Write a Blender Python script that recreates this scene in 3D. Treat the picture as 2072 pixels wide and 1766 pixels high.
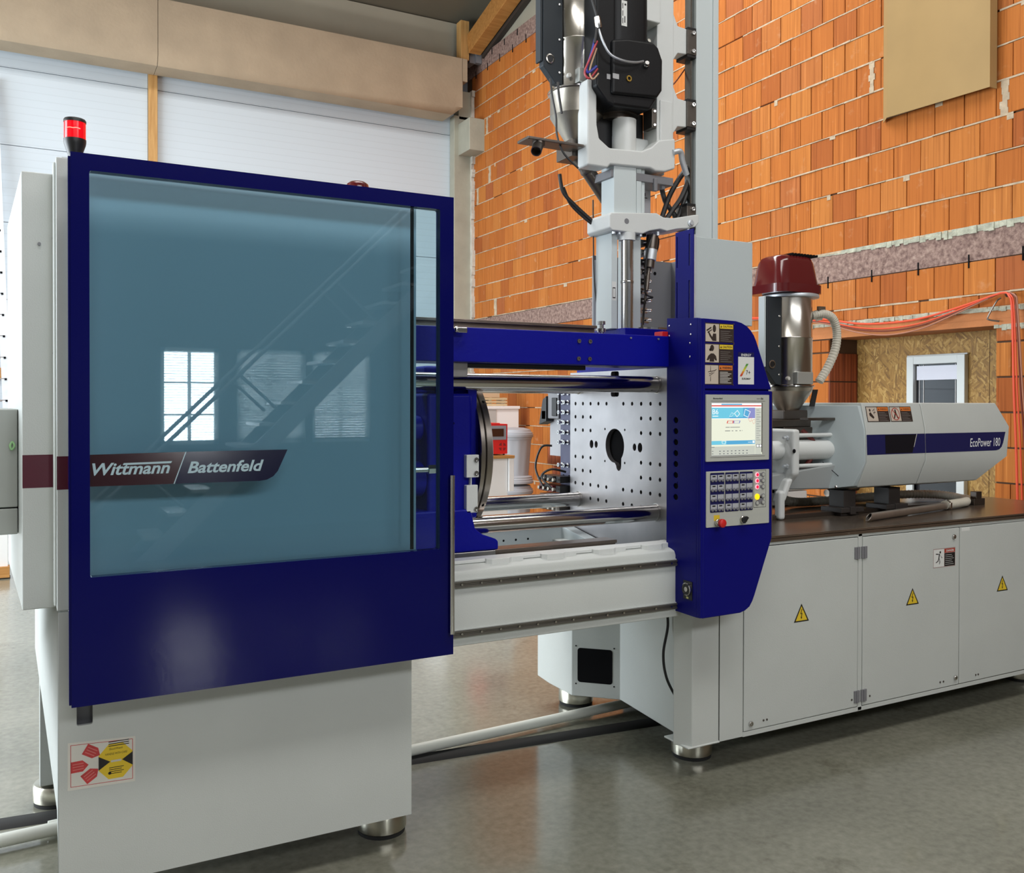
import bpy, bmesh, math, random
from mathutils import Vector, Matrix
random.seed(7)
for o in list(bpy.data.objects): bpy.data.objects.remove(o, do_unlink=True)
SC = bpy.context.scene
COL = SC.collection
PI = math.pi
# ---------------------------------------------------------------- camera
F = 1832.0
cam_d = bpy.data.cameras.new('camera'); cam = bpy.data.objects.new('camera', cam_d); COL.objects.link(cam)
cam_d.sensor_fit = 'HORIZONTAL'; cam_d.sensor_width = 36.0; cam_d.lens = F / 2072.0 * 36.0
cam_d.shift_x = 0.0; cam_d.shift_y = -52.5 / 2072.0
cam_d.clip_start = 0.05; cam_d.clip_end = 200
yaw, pit, roll = math.radians(28.105), math.radians(-0.469), math.radians(0.09)
f = Vector((math.sin(yaw) * math.cos(pit), math.cos(yaw) * math.cos(pit), math.sin(pit)))
r = Vector((math.cos(yaw), -math.sin(yaw), 0)); u = r.cross(f)
r2 = r * math.cos(roll) + u * math.sin(roll); u2 = -r * math.sin(roll) + u * math.cos(roll)
M = Matrix((r2, u2, -f)).transposed().to_4x4(); M.translation = Vector((0, 0, 1.6))
cam.matrix_world = M
SC.camera = cam
# ---------------------------------------------------------------- light
SC.view_settings.view_transform = 'Standard'; SC.view_settings.look = 'None'
SC.view_settings.exposure = 0.2; SC.view_settings.gamma = 1.0; SC.view_settings.use_curve_mapping = False
SC.cycles.use_denoising = True; SC.cycles.max_bounces = 10; SC.cycles.diffuse_bounces = 5
SC.cycles.glossy_bounces = 5; SC.cycles.transparent_max_bounces = 12
SC.cycles.caustics_reflective = False; SC.cycles.caustics_refractive = False
SC.cycles.sample_clamp_indirect = 6.0
wd = bpy.data.worlds.new('sky'); SC.world = wd; wd.use_nodes = True
bg = wd.node_tree.nodes['Background']; bg.inputs[0].default_value = (0.80, 0.90, 1.0, 1); bg.inputs[1].default_value = 1.6
def area(name, loc, rot, sx, sy, power, color):
    l = bpy.data.lights.new(name, 'AREA'); l.shape = 'RECTANGLE'; l.size = sx; l.size_y = sy
    l.energy = power; l.color = color
    o = bpy.data.objects.new(name, l); COL.objects.link(o); o.location = loc; o.rotation_euler = rot
    return o
area('skylight_daylight', (0.6, 7.5, 8.66), (0.207, 0, 0), 11.0, 2.5, 700, (1.0, 0.97, 0.93))
area('gate_daylight', (-5.9, 7.2, 2.3), (0, -PI / 2, 0), 4.2, 8.5, 900, (0.86, 0.94, 1.0))
area('front_fill_light', (2.0, -5.95, 5.5), (PI / 2 - 0.25, 0, 0), 9.0, 1.7, 430, (0.97, 0.98, 1.0))  # added fill lamp for the machine's front faces; the wall has no opening here
area('overhead_fill_light', (2.0, -0.5, 8.2), (0, 0, 0), 9.0, 1.6, 330, (1.0, 0.98, 0.95))  # added fill lamp for top faces and front floor, under the closed roof
WINS = [(1.42, 2.11), (2.33, 3.21), (3.30, 4.10)]
for i, (a, b) in enumerate(WINS):
    area('window_daylight', ((a + b) / 2, -6.12, 1.68), (PI / 2, 0, 0), b - a, 1.16, 62 if i == 0 else 36, (0.95, 0.98, 1.0))

# ---------------------------------------------------------------- materials
MATS = {}
def mat(name, col, rough=0.5, metal=0.0, bump=0.0, bscale=200.0, var=0.0, vscale=3.0, coat=0.0, emit=None, es=1.0, spec=0.5):
    if name in MATS: return MATS[name]
    m = bpy.data.materials.new(name); m.use_nodes = True; nt = m.node_tree; N, L = nt.nodes, nt.links
    b = N['Principled BSDF']
    b.inputs['Base Color'].default_value = (*col, 1); b.inputs['Roughness'].default_value = rough
    b.inputs['Metallic'].default_value = metal; b.inputs['Specular IOR Level'].default_value = spec
    if coat: b.inputs['Coat Weight'].default_value = coat; b.inputs['Coat Roughness'].default_value = 0.06
    if emit: b.inputs['Emission Color'].default_value = (*emit, 1); b.inputs['Emission Strength'].default_value = es
    if var or bump:
        tc = N.new('ShaderNodeTexCoord')
    if var:
        n = N.new('ShaderNodeTexNoise'); n.inputs['Scale'].default_value = vscale; n.inputs['Detail'].default_value = 6
        L.new(tc.outputs['Object'], n.inputs['Vector'])
        mr = N.new('ShaderNodeMapRange'); mr.inputs[1].default_value = 0.25; mr.inputs[2].default_value = 0.75
        mr.inputs[3].default_value = 1 - var; mr.inputs[4].default_value = 1 + var
        L.new(n.outputs['Fac'], mr.inputs[0])
        mx = N.new('ShaderNodeMix'); mx.data_type = 'RGBA'; mx.blend_type = 'MULTIPLY'; mx.inputs[0].default_value = 1
        mx.inputs[6].default_value = (*col, 1); L.new(mr.outputs[0], mx.inputs[7]); L.new(mx.outputs[2], b.inputs['Base Color'])
    if bump:
        n2 = N.new('ShaderNodeTexNoise'); n2.inputs['Scale'].default_value = bscale; n2.inputs['Detail'].default_value = 3
        L.new(tc.outputs['Object'], n2.inputs['Vector'])
        bp = N.new('ShaderNodeBump'); bp.inputs['Strength'].default_value = bump; bp.inputs['Distance'].default_value = 0.01
        L.new(n2.outputs['Fac'], bp.inputs['Height']); L.new(bp.outputs[0], b.inputs['Normal'])
    MATS[name] = m
    return m
def nodes(name):
    m = bpy.data.materials.new(name); m.use_nodes = True; MATS[name] = m
    return m, m.node_tree.nodes, m.node_tree.links, m.node_tree.nodes['Principled BSDF']
def ramp(N, L, src, stops):
    c = N.new('ShaderNodeValToRGB'); L.new(src, c.inputs[0]); e = c.color_ramp.elements
    while len(e) < len(stops): e.new(0.5)
    for k, (p, col) in zip(e, stops): k.position = p; k.color = (*col, 1)
    return c.outputs[0]
def noise(N, L, vec, scale, detail=5, rough=0.55):
    n = N.new('ShaderNodeTexNoise'); n.inputs['Scale'].default_value = scale; n.inputs['Detail'].default_value = detail
    n.inputs['Roughness'].default_value = rough
    L.new(vec, n.inputs['Vector']); return n.outputs['Fac']
def mapping(N, L, vec, scale=(1, 1, 1), rot=(0, 0, 0)):
    mp = N.new('ShaderNodeMapping'); mp.inputs['Scale'].default_value = scale; mp.inputs['Rotation'].default_value = rot
    L.new(vec, mp.inputs['Vector']); return mp.outputs[0]
def bumpn(N, L, b, h, strength, dist=0.01):
    bp = N.new('ShaderNodeBump'); bp.inputs['Strength'].default_value = strength; bp.inputs['Distance'].default_value = dist
    L.new(h, bp.inputs['Height']); L.new(bp.outputs[0], b.inputs['Normal'])
def mixc(N, L, fac, a, c, blend='MIX'):
    mx = N.new('ShaderNodeMix'); mx.data_type = 'RGBA'; mx.blend_type = blend
    if isinstance(fac, (int, float)): mx.inputs[0].default_value = fac
    else: L.new(fac, mx.inputs[0])
    for k, s in ((6, a), (7, c)):
        if isinstance(s, tuple): mx.inputs[k].default_value = (*s, 1)
        else: L.new(s, mx.inputs[k])
    return mx.outputs[2]

GREY = mat('light_grey_paint', (0.56, 0.585, 0.565), 0.42, bump=0.10, bscale=260, var=0.03, vscale=4)
GREY2 = mat('blue_grey_paint', (0.50, 0.555, 0.57), 0.4, bump=0.06, bscale=260)
WHITE_P = mat('white_machine_paint', (0.68, 0.70, 0.69), 0.35, bump=0.05, bscale=150)
BLUE = mat('ultramarine_paint', (0.001, 0.0015, 0.085), 0.10, bump=0.012, bscale=60, spec=0.28)
BLUE2 = mat('ultramarine_cast_paint', (0.003, 0.005, 0.26), 0.34, bump=0.10, bscale=60, spec=0.2)
PANELB = mat('ultramarine_satin_paint', (0.004, 0.0045, 0.155), 0.36, bump=0.03, bscale=200, spec=0.16)
MAROON = mat('maroon_foil', (0.085, 0.008, 0.022), 0.3)
NAVY = mat('navy_foil', (0.012, 0.014, 0.09), 0.25)
NAVYD = mat('dark_tinted_window', (0.004, 0.006, 0.012), 0.06, spec=0.6)
CHROME = mat('polished_steel', (0.62, 0.61, 0.60), 0.13, 1.0)
STEEL = mat('machined_steel', (0.46, 0.45, 0.44), 0.30, 1.0, bump=0.03, bscale=40, var=0.18, vscale=6)
PLATEN = mat('ground_platen_steel', (0.40, 0.39, 0.40), 0.36, 0.85, var=0.16, vscale=5, bump=0.02, bscale=30)
DSTEEL = mat('dark_steel', (0.16, 0.145, 0.13), 0.42, 0.9, var=0.25, vscale=9)
BROWNST = mat('oiled_steel_rail', (0.26, 0.21, 0.18), 0.30, 0.9, var=0.2, vscale=8)
PLATE = mat('worn_steel_plate', (0.27, 0.215, 0.17), 0.26, 0.8, var=0.22, vscale=3.5, bump=0.02, bscale=60)
NICKEL = mat('nickel_foot', (0.52, 0.50, 0.42), 0.28, 1.0, bump=0.02, bscale=60)
STAIN = mat('brushed_stainless', (0.60, 0.57, 0.52), 0.22, 1.0)
CAST = mat('cast_stainless', (0.40, 0.37, 0.32), 0.34, 1.0, var=0.2, vscale=12)
BLACK = mat('black_plastic', (0.012, 0.012, 0.013), 0.4)
BLACKM = mat('black_motor_paint', (0.005, 0.0055, 0.007), 0.42, bump=0.05, bscale=90, spec=0.3)
RUBBER = mat('black_rubber', (0.012, 0.012, 0.012), 0.75)
DARK = mat('dark_opening', (0.006, 0.006, 0.007), 0.9, spec=0.1)
ANTH = mat('anthracite_paint', (0.026, 0.032, 0.038), 0.5, spec=0.3)
MIDG = mat('mid_grey_paint', (0.20, 0.20, 0.215), 0.45)
VIOG = mat('slate_block_paint', (0.060, 0.062, 0.12), 0.4)
REDH = mat('dark_red_gloss', (0.11, 0.008, 0.010), 0.16, coat=0.4)
RED = mat('red_plastic', (0.62, 0.015, 0.015), 0.35)
ORANGE = mat('orange_label', (0.72, 0.19, 0.03), 0.5)
YEL = mat('yellow_label', (0.78, 0.55, 0.03), 0.5)
BEIGE = mat('beige_label', (0.56, 0.48, 0.40), 0.5)
INK = mat('black_ink', (0.010, 0.008, 0.008), 0.5)
INKB = mat('brown_black_label', (0.035, 0.022, 0.018), 0.45)
PRINT = mat('pale_print', (0.62, 0.60, 0.56), 0.5)
LAB = mat('white_label', (0.74, 0.75, 0.73), 0.5)
PAPER = mat('paper_sticker', (0.70, 0.68, 0.62), 0.6, var=0.04, vscale=10)
LRED = mat('red_print', (0.55, 0.05, 0.05), 0.55, var=0.2, vscale=40)
BEZEL = mat('grey_bezel', (0.47, 0.48, 0.44), 0.45)
KEYG = mat('key_grey', (0.42, 0.43, 0.47), 0.5)
BTN = mat('button_grey', (0.20, 0.20, 0.22), 0.45)
SILVERB = mat('silver_letters', (0.36, 0.50, 0.56), 0.4)
WLET = mat('white_letters', (0.82, 0.84, 0.86), 0.4)
PVC = mat('white_plastic_pipe', (0.72, 0.74, 0.68), 0.4)
HOSE = mat('grey_beige_hose', (0.60, 0.56, 0.47), 0.5)
CABLE = mat('black_cable', (0.012, 0.011, 0.011), 0.5)
CABR = mat('orange_red_cable', (0.72, 0.085, 0.035), 0.45)
CABB = mat('brown_cable', (0.16, 0.03, 0.015), 0.5)
BIN = mat('grey_bin_plastic', (0.36, 0.37, 0.40), 0.5)
WHITE = mat('white_lacquer', (0.80, 0.80, 0.80), 0.35)
CARD = mat('brown_cardboard', (0.33, 0.21, 0.080), 0.75, var=0.06, vscale=3)
GUNM = mat('gun_metal', (0.14, 0.12, 0.105), 0.35, 0.9)
ALU = mat('aluminium', (0.66, 0.70, 0.74), 0.42, 0.6, var=0.1, vscale=10)
UPVC = mat('white_window_frame', (0.66, 0.70, 0.70), 0.3)
BRASS = mat('brass', (0.62, 0.42, 0.10), 0.3, 1.0)
E_SCR = mat('screen_cream', (0.05, 0.05, 0.04), 0.3, emit=(0.90, 0.93, 0.76), es=0.80)
E_BLUE = mat('screen_blue', (0.02, 0.05, 0.08), 0.3, emit=(0.10, 0.42, 0.70), es=0.8)
E_CYAN = mat('screen_cyan', (0.02, 0.05, 0.08), 0.3, emit=(0.17, 0.62, 0.80), es=0.8)
E_RED = mat('screen_red', (0.05, 0.01, 0.01), 0.3, emit=(0.75, 0.07, 0.05), es=0.8)
E_WHT = mat('screen_white', (0.05, 0.05, 0.05), 0.3, emit=(0.95, 0.97, 0.96), es=0.9)
E_GRY = mat('screen_grey', (0.04, 0.04, 0.04), 0.3, emit=(0.66, 0.69, 0.60), es=0.75)
E_INK = mat('screen_ink', (0.02, 0.02, 0.03), 0.3, emit=(0.18, 0.20, 0.22), es=0.5)
E_VIO = mat('screen_violet', (0.03, 0.03, 0.06), 0.3, emit=(0.28, 0.30, 0.62), es=0.8)
L_RED = mat('lit_red_button', (0.4, 0.0, 0.02), 0.4, emit=(1.0, 0.01, 0.04), es=1.1)
L_PINK = mat('lit_pink_ring', (0.6, 0.2, 0.25), 0.4, emit=(1.0, 0.45, 0.55), es=0.9)
L_YEL = mat('lit_yellow_button', (0.6, 0.4, 0.0), 0.4, emit=(1.0, 0.62, 0.01), es=0.95)
L_BEAC = mat('lit_red_beacon', (0.45, 0.0, 0.005), 0.12, emit=(1.0, 0.005, 0.015), es=0.55)
L_BEAC2 = mat('beacon_filament', (0.8, 0.1, 0.1), 0.3, emit=(1.0, 0.16, 0.12), es=2.4)

def glass(name, tint, refl=1.0):
    m = bpy.data.materials.new(name); m.use_nodes = True; N, L = m.node_tree.nodes, m.node_tree.links
    N.remove(N['Principled BSDF']); out = N['Material Output']
    tr = N.new('ShaderNodeBsdfTransparent'); tr.inputs[0].default_value = (*tint, 1)
    gl = N.new('ShaderNodeBsdfGlossy'); gl.inputs['Roughness'].default_value = 0.012; gl.inputs[0].default_value = (refl, refl, refl, 1)
    fr = N.new('ShaderNodeFresnel'); fr.inputs[0].default_value = 1.5
    mx = N.new('ShaderNodeMixShader'); L.new(fr.outputs[0], mx.inputs[0]); L.new(tr.outputs[0], mx.inputs[1]); L.new(gl.outputs[0], mx.inputs[2])
    L.new(mx.outputs[0], out.inputs[0]); MATS[name] = m; return m
PANE = glass('blue_tinted_polycarbonate', (0.78, 0.93, 0.98))
GLASS = glass('window_glass', (0.96, 0.98, 0.98))

def obj_coords(N):
    return N.new('ShaderNodeTexCoord').outputs['Object']
# floor: polished concrete
m, N, L, b = nodes('polished_concrete'); FLOORM = m
v = obj_coords(N)
c1 = ramp(N, L, noise(N, L, v, 0.9, 8, 0.6), [(0.30, (0.155, 0.155, 0.118)), (0.5, (0.225, 0.223, 0.172)), (0.72, (0.305, 0.30, 0.24))])
st = ramp(N, L, noise(N, L, v, 2.3, 9, 0.65), [(0.60, (1, 1, 1)), (0.68, (0.62, 0.60, 0.55)), (0.76, (0.40, 0.37, 0.33))])
c2 = mixc(N, L, 1.0, c1, st, 'MULTIPLY')
c3 = mixc(N, L, 0.35, c2, ramp(N, L, noise(N, L, v, 30, 6), [(0.3, (0.10, 0.10, 0.08)), (0.7, (0.31, 0.305, 0.255))]))
L.new(c3, b.inputs['Base Color'])
rr = N.new('ShaderNodeMapRange'); L.new(noise(N, L, v, 4, 6), rr.inputs[0]); rr.inputs[3].default_value = 0.09; rr.inputs[4].default_value = 0.22; b.inputs['Specular IOR Level'].default_value = 0.85
L.new(rr.outputs[0], b.inputs['Roughness']); bumpn(N, L, b, noise(N, L, v, 7, 5), 0.04, 0.02)
# brick clay
m, N, L, b = nodes('orange_clay_block'); BRICK = m
oi = N.new('ShaderNodeObjectInfo'); ge = N.new('ShaderNodeNewGeometry')
va = N.new('ShaderNodeVectorMath'); va.operation = 'MULTIPLY_ADD'; L.new(oi.outputs['Random'], va.inputs[0]); va.inputs[1].default_value = (3.0, 37.0, 61.0); L.new(obj_coords(N), va.inputs[2]); v = va.outputs[0]
ad = N.new('ShaderNodeMath'); ad.operation = 'ADD'; L.new(oi.outputs['Random'], ad.inputs[0]); L.new(ge.outputs['Random Per Island'], ad.inputs[1])
fr = N.new('ShaderNodeMath'); fr.operation = 'FRACT'; L.new(ad.outputs[0], fr.inputs[0])
base = ramp(N, L, fr.outputs[0], [(0.0, (0.33, 0.088, 0.020)), (0.2, (0.41, 0.122, 0.022)), (0.6, (0.45, 0.142, 0.027)), (0.85, (0.47, 0.165, 0.034)), (1.0, (0.35, 0.100, 0.030))])
vg = mapping(N, L, v, (1, 60, 1.2))
g1 = noise(N, L, vg, 1.0, 3, 0.5)
streak = ramp(N, L, g1, [(0.34, (0.70, 0.64, 0.58)), (0.46, (0.96, 0.95, 0.94)), (0.62, (1.0, 1.0, 1.0)), (0.70, (1.30, 1.45, 1.7))])
cc = mixc(N, L, 0.75, base, streak, 'MULTIPLY')
wn = noise(N, L, v, 9, 6, 0.6)
cc = mixc(N, L, ramp(N, L, wn, [(0.62, (0, 0, 0)), (0.80, (0.35, 0.35, 0.35))]), cc, (0.62, 0.40, 0.24))
L.new(cc, b.inputs['Base Color']); b.inputs['Roughness'].default_value = 0.8; b.inputs['Specular IOR Level'].default_value = 0.25
bumpn(N, L, b, g1, 0.5, 0.006)
# ribbed clay for the reveal
m, N, L, b = nodes('red_clay_ribbed'); BRICKR = m
v = obj_coords(N); g1 = noise(N, L, mapping(N, L, v, (30, 30, 0.6)), 1.0, 3)
L.new(ramp(N, L, g1, [(0.3, (0.13, 0.028, 0.010)), (0.5, (0.30, 0.070, 0.022)), (0.75, (0.42, 0.12, 0.04))]), b.inputs['Base Color']); b.inputs['Roughness'].default_value = 0.8
MORTAR = mat('pale_mortar', (0.46, 0.36, 0.25), 0.9, bump=0.7, bscale=45, var=0.25, vscale=14)
MORTG = mat('green_grey_mortar', (0.38, 0.38, 0.30), 0.9, bump=0.9, bscale=40, var=0.35, vscale=18)
CONC = mat('beige_concrete', (0.38, 0.30, 0.21), 0.75, bump=0.25, bscale=25, var=0.12, vscale=2.2)
CONC2 = mat('grey_concrete', (0.34, 0.33, 0.265), 0.8, bump=0.25, bscale=22, var=0.14, vscale=3)
# wood-chip lintel
m, N, L, b = nodes('woodchip_concrete'); CHIPC = m
v = obj_coords(N); n1 = noise(N, L, v, 26, 5, 0.7)
L.new(ramp(N, L, n1, [(0.28, (0.085, 0.045, 0.038)), (0.45, (0.20, 0.125, 0.105)), (0.62, (0.33, 0.225, 0.185)), (0.78, (0.47, 0.37, 0.30))]), b.inputs['Base Color'])
b.inputs['Roughness'].default_value = 0.9; bumpn(N, L, b, n1, 0.8, 0.01)
# OSB
m, N, L, b = nodes('oriented_strand_board'); OSB = m
v = obj_coords(N)
cols = []
for k, rot in enumerate(((0.6, 0, 0), (-0.8, 0, 0), (1.5, 0, 0))):
    vo = N.new('ShaderNodeTexVoronoi'); vo.inputs['Scale'].default_value = 1.0
    L.new(mapping(N, L, mapping(N, L, v, (1, 1, 1), rot), (8, 11, 62)), vo.inputs['Vector']); cols.append(vo.outputs['Color'])
sel = noise(N, L, v, 13, 2)
sw = mixc(N, L, ramp(N, L, sel, [(0.44, (0, 0, 0)), (0.47, (1, 1, 1))]), cols[0], cols[1])
sw = mixc(N, L, ramp(N, L, noise(N, L, mapping(N, L, v, (1, 1.3, 0.8)), 17, 2), [(0.52, (0, 0, 0)), (0.55, (1, 1, 1))]), sw, cols[2])
bw = N.new('ShaderNodeRGBToBW'); L.new(sw, bw.inputs[0])
L.new(ramp(N, L, bw.outputs[0], [(0.1, (0.19, 0.095, 0.020)), (0.4, (0.30, 0.16, 0.034)), (0.65, (0.38, 0.215, 0.050)), (0.9, (0.50, 0.32, 0.10))]), b.inputs['Base Color'])
b.inputs['Roughness'].default_value = 0.6; bumpn(N, L, b, bw.outputs[0], 0.25, 0.004)
# wall panel with fine ribs
m, N, L, b = nodes('white_ribbed_sheet'); SHEET = m
v = obj_coords(N); wv = N.new('ShaderNodeTexWave'); wv.wave_type = 'BANDS'; wv.bands_direction = 'Z'; wv.inputs['Scale'].default_value = 3.3
wv.inputs['Distortion'].default_value = 0
L.new(v, wv.inputs['Vector'])
gl = ramp(N, L, wv.outputs['Fac'], [(0.0, (0.90, 0.90, 0.90)), (0.03, (1, 1, 1))])
L.new(mixc(N, L, 1.0, (0.53, 0.60, 0.66), gl, 'MULTIPLY'), b.inputs['Base Color']); b.inputs['Roughness'].default_value = 0.45
bumpn(N, L, b, wv.outputs['Fac'], 0.05, 0.006)
SHEET2 = mat('beige_sheet', (0.34, 0.32, 0.255), 0.55, var=0.05, vscale=2)
CEIL = mat('grey_ceiling_board', (0.15, 0.135, 0.10), 0.7, var=0.08, vscale=1.5)
def wood(name, a, c):
    m, N, L, b = nodes(name); v = obj_coords(N)
    n1 = noise(N, L, mapping(N, L, v, (1, 9, 9)), 2.2, 6, 0.6)
    L.new(ramp(N, L, n1, [(0.3, a), (0.7, c)]), b.inputs['Base Color']); b.inputs['Roughness'].default_value = 0.6
    bumpn(N, L, b, n1, 0.15, 0.004); return m
WOODX = wood('spruce_timber', (0.36, 0.15, 0.032), (0.52, 0.26, 0.075))
m, N, L, b = nodes('spruce_timber_upright'); WOODZ = m
v = obj_coords(N); n1 = noise(N, L, mapping(N, L, v, (14, 14, 1)), 2.2, 6, 0.6)
L.new(ramp(N, L, n1, [(0.3, (0.40, 0.20, 0.055)), (0.7, (0.58, 0.34, 0.12))]), b.inputs['Base Color']); b.inputs['Roughness'].default_value = 0.6
# hood / hose ribbing comes as geometry
# ---------------------------------------------------------------- mesh building
class MB:
    def __init__(s): s.bm = bmesh.new(); s.mi = 0
    def _f(s, vs):
        try:
            fc = s.bm.faces.new(vs); fc.material_index = s.mi; return fc
        except ValueError: return None
    def box(s, x0, x1, y0, y1, z0, z1):
        if x0 > x1: x0, x1 = x1, x0
        if y0 > y1: y0, y1 = y1, y0
        if z0 > z1: z0, z1 = z1, z0
        v = [s.bm.verts.new(p) for p in ((x0, y0, z0), (x1, y0, z0), (x1, y1, z0), (x0, y1, z0), (x0, y0, z1), (x1, y0, z1), (x1, y1, z1), (x0, y1, z1))]
        for q in ((3, 2, 1, 0), (4, 5, 6, 7), (0, 1, 5, 4), (1, 2, 6, 5), (2, 3, 7, 6), (3, 0, 4, 7)): s._f([v[i] for i in q])
        return s
    def hexa(s, p):   # eight corners, order as box
        v = [s.bm.verts.new(q) for q in p]
        for q in ((3, 2, 1, 0), (4, 5, 6, 7), (0, 1, 5, 4), (1, 2, 6, 5), (2, 3, 7, 6), (3, 0, 4, 7)): s._f([v[i] for i in q])
        return s
    def prism(s, pts, axis, a, c):
        def mk(p, t):
            return {'x': (t, p[0], p[1]), 'y': (p[0], t, p[1]), 'z': (p[0], p[1], t)}[axis]
        A = [s.bm.verts.new(mk(p, a)) for p in pts]; B = [s.bm.verts.new(mk(p, c)) for p in pts]; n = len(pts)
        f0 = s._f(A); f1 = s._f(B[::-1]); fs = [f0, f1]
        for i in range(n): fs.append(s._f([A[i], B[i], B[(i + 1) % n], A[(i + 1) % n]]))
        bmesh.ops.recalc_face_normals(s.bm, faces=[q for q in fs if q]); return s
    def loft(s, rings, cap=True):
        R = [[s.bm.verts.new(p) for p in ring] for ring in rings]; n = len(rings[0]); fs = []
        for i in range(len(R) - 1):
            for j in range(n): fs.append(s._f([R[i][j], R[i][(j + 1) % n], R[i + 1][(j + 1) % n], R[i + 1][j]]))
        if cap: fs.append(s._f(R[0][::-1])); fs.append(s._f(R[-1]))
        bmesh.ops.recalc_face_normals(s.bm, faces=[q for q in fs if q]); return s
    def lathe(s, prof, o, d=(0, 0, 1), n=28, cap=True):   # prof: (radius, distance along d)
        o = Vector(o); d = Vector(d).normalized(); a = d.orthogonal().normalized(); c = d.cross(a)
        rings = [[o + d * h + (a * math.cos(2 * PI * k / n) + c * math.sin(2 * PI * k / n)) * max(rad, 1e-4) for k in range(n)] for rad, h in prof]
        return s.loft(rings, cap)
    def cyl(s, p0, p1, r0, r1=None, n=24):
        p0, p1 = Vector(p0), Vector(p1); ln = (p1 - p0).length
        return s.lathe([(r0, 0), (r0 if r1 is None else r1, ln)], p0, p1 - p0, n)
    def tube(s, pts, rad, n=10, rads=None):
        pts = [Vector(p) for p in pts]; rings = []; prev = None
        for i, p in enumerate(pts):
            t = (pts[min(i + 1, len(pts) - 1)] - pts[max(i - 1, 0)]).normalized()
            a = (prev - t * prev.dot(t)).normalized() if prev else t.orthogonal().normalized()
            prev = a; c = t.cross(a); rr = rads[i] if rads else rad
            rings.append([p + (a * math.cos(2 * PI * k / n) + c * math.sin(2 * PI * k / n)) * rr for k in range(n)])
        return s.loft(rings)
    def poly(s, pts): s._f([s.bm.verts.new(p) for p in pts]); return s
    def mesh(s, me, mtx):
        off = len(s.bm.verts); vs = [s.bm.verts.new(mtx @ v.co) for v in me.vertices]
        for p in me.polygons: s._f([vs[i] for i in p.vertices])
        return s
    # flat print on a plane: M maps (x right, y up, z out)
    def rect(s, M, x0, x1, y0, y1, z=0.0): return s.poly([M @ Vector(p) for p in ((x0, y0, z), (x1, y0, z), (x1, y1, z), (x0, y1, z))])
    def shape(s, M, pts, z=0.0): return s.poly([M @ Vector((p[0], p[1], z)) for p in pts])
    def disc(s, M, cx, cy, rx, ry=None, z=0.0, n=20):
        ry = ry or rx; return s.shape(M, [(cx + rx * math.cos(2 * PI * k / n), cy + ry * math.sin(2 * PI * k / n)) for k in range(n)], z)
    def text(s, M, txt, x0, x1, y0, y1, z=0.0, shear=0.0, bold=0.0):
        me = text_mesh(txt, shear, bold); xs = [v.co.x for v in me.vertices]; ys = [v.co.y for v in me.vertices]
        ax, bx, ay, by = min(xs), max(xs), min(ys), max(ys)
        T = Matrix.Translation((x0, y0, z)) @ Matrix.Diagonal(((x1 - x0) / (bx - ax), (y1 - y0) / (by - ay), 1, 1)) @ Matrix.Translation((-ax, -ay, 0))
        s.mesh(me, M @ T); return s
TXT = {}
def to_mesh(o):
    COL.objects.link(o); dg = bpy.context.evaluated_depsgraph_get(); dg.update()
    me = bpy.data.meshes.new_from_object(o.evaluated_get(dg)); COL.objects.unlink(o); bpy.data.objects.remove(o); return me
def text_mesh(txt, shear, bold):
    k = (txt, shear, bold)
    if k not in TXT:
        cu = bpy.data.curves.new('text', 'FONT'); cu.body = txt; cu.shear = shear; cu.offset = bold; cu.resolution_u = 3
        TXT[k] = to_mesh(bpy.data.objects.new('text', cu))
    return TXT[k]
def circ(cx, cy, rad, n=20, ry=None): return [(cx + rad * math.cos(2 * PI * k / n), cy + (ry or rad) * math.sin(2 * PI * k / n)) for k in range(n)]
def rrect(x0, x1, y0, y1, rad, n=4):
    out = []
    for cx, cy, a in ((x1 - rad, y1 - rad, 0), (x0 + rad, y1 - rad, 1), (x0 + rad, y0 + rad, 2), (x1 - rad, y0 + rad, 3)):
        for k in range(n + 1):
            t = (a + k / n) * PI / 2; out.append((cx + rad * math.cos(t), cy + rad * math.sin(t)))
    return out
def plate_mesh(outline, holes, thick):
    cu = bpy.data.curves.new('plate', 'CURVE'); cu.dimensions = '2D'; cu.fill_mode = 'BOTH'; cu.extrude = thick / 2
    for pts in [outline] + list(holes):
        sp = cu.splines.new('POLY'); sp.points.add(len(pts) - 1); sp.use_cyclic_u = True
        for q, p in zip(sp.points, pts): q.co = (p[0], p[1], 0, 1)
    return to_mesh(bpy.data.objects.new('plate', cu))
FRONT = lambda y: Matrix(((1, 0, 0, 0), (0, 0, -1, y), (0, 1, 0, 0), (0, 0, 0, 1)))     # print facing -Y at y: (x, z)
LEFT = lambda x: Matrix(((0, 0, -1, x), (-1, 0, 0, 0), (0, 1, 0, 0), (0, 0, 0, 1)))      # print facing -X at x: (-y, z)
BASE = {}
def root_of(o):
    while o.parent: o = o.parent
    return o
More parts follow.
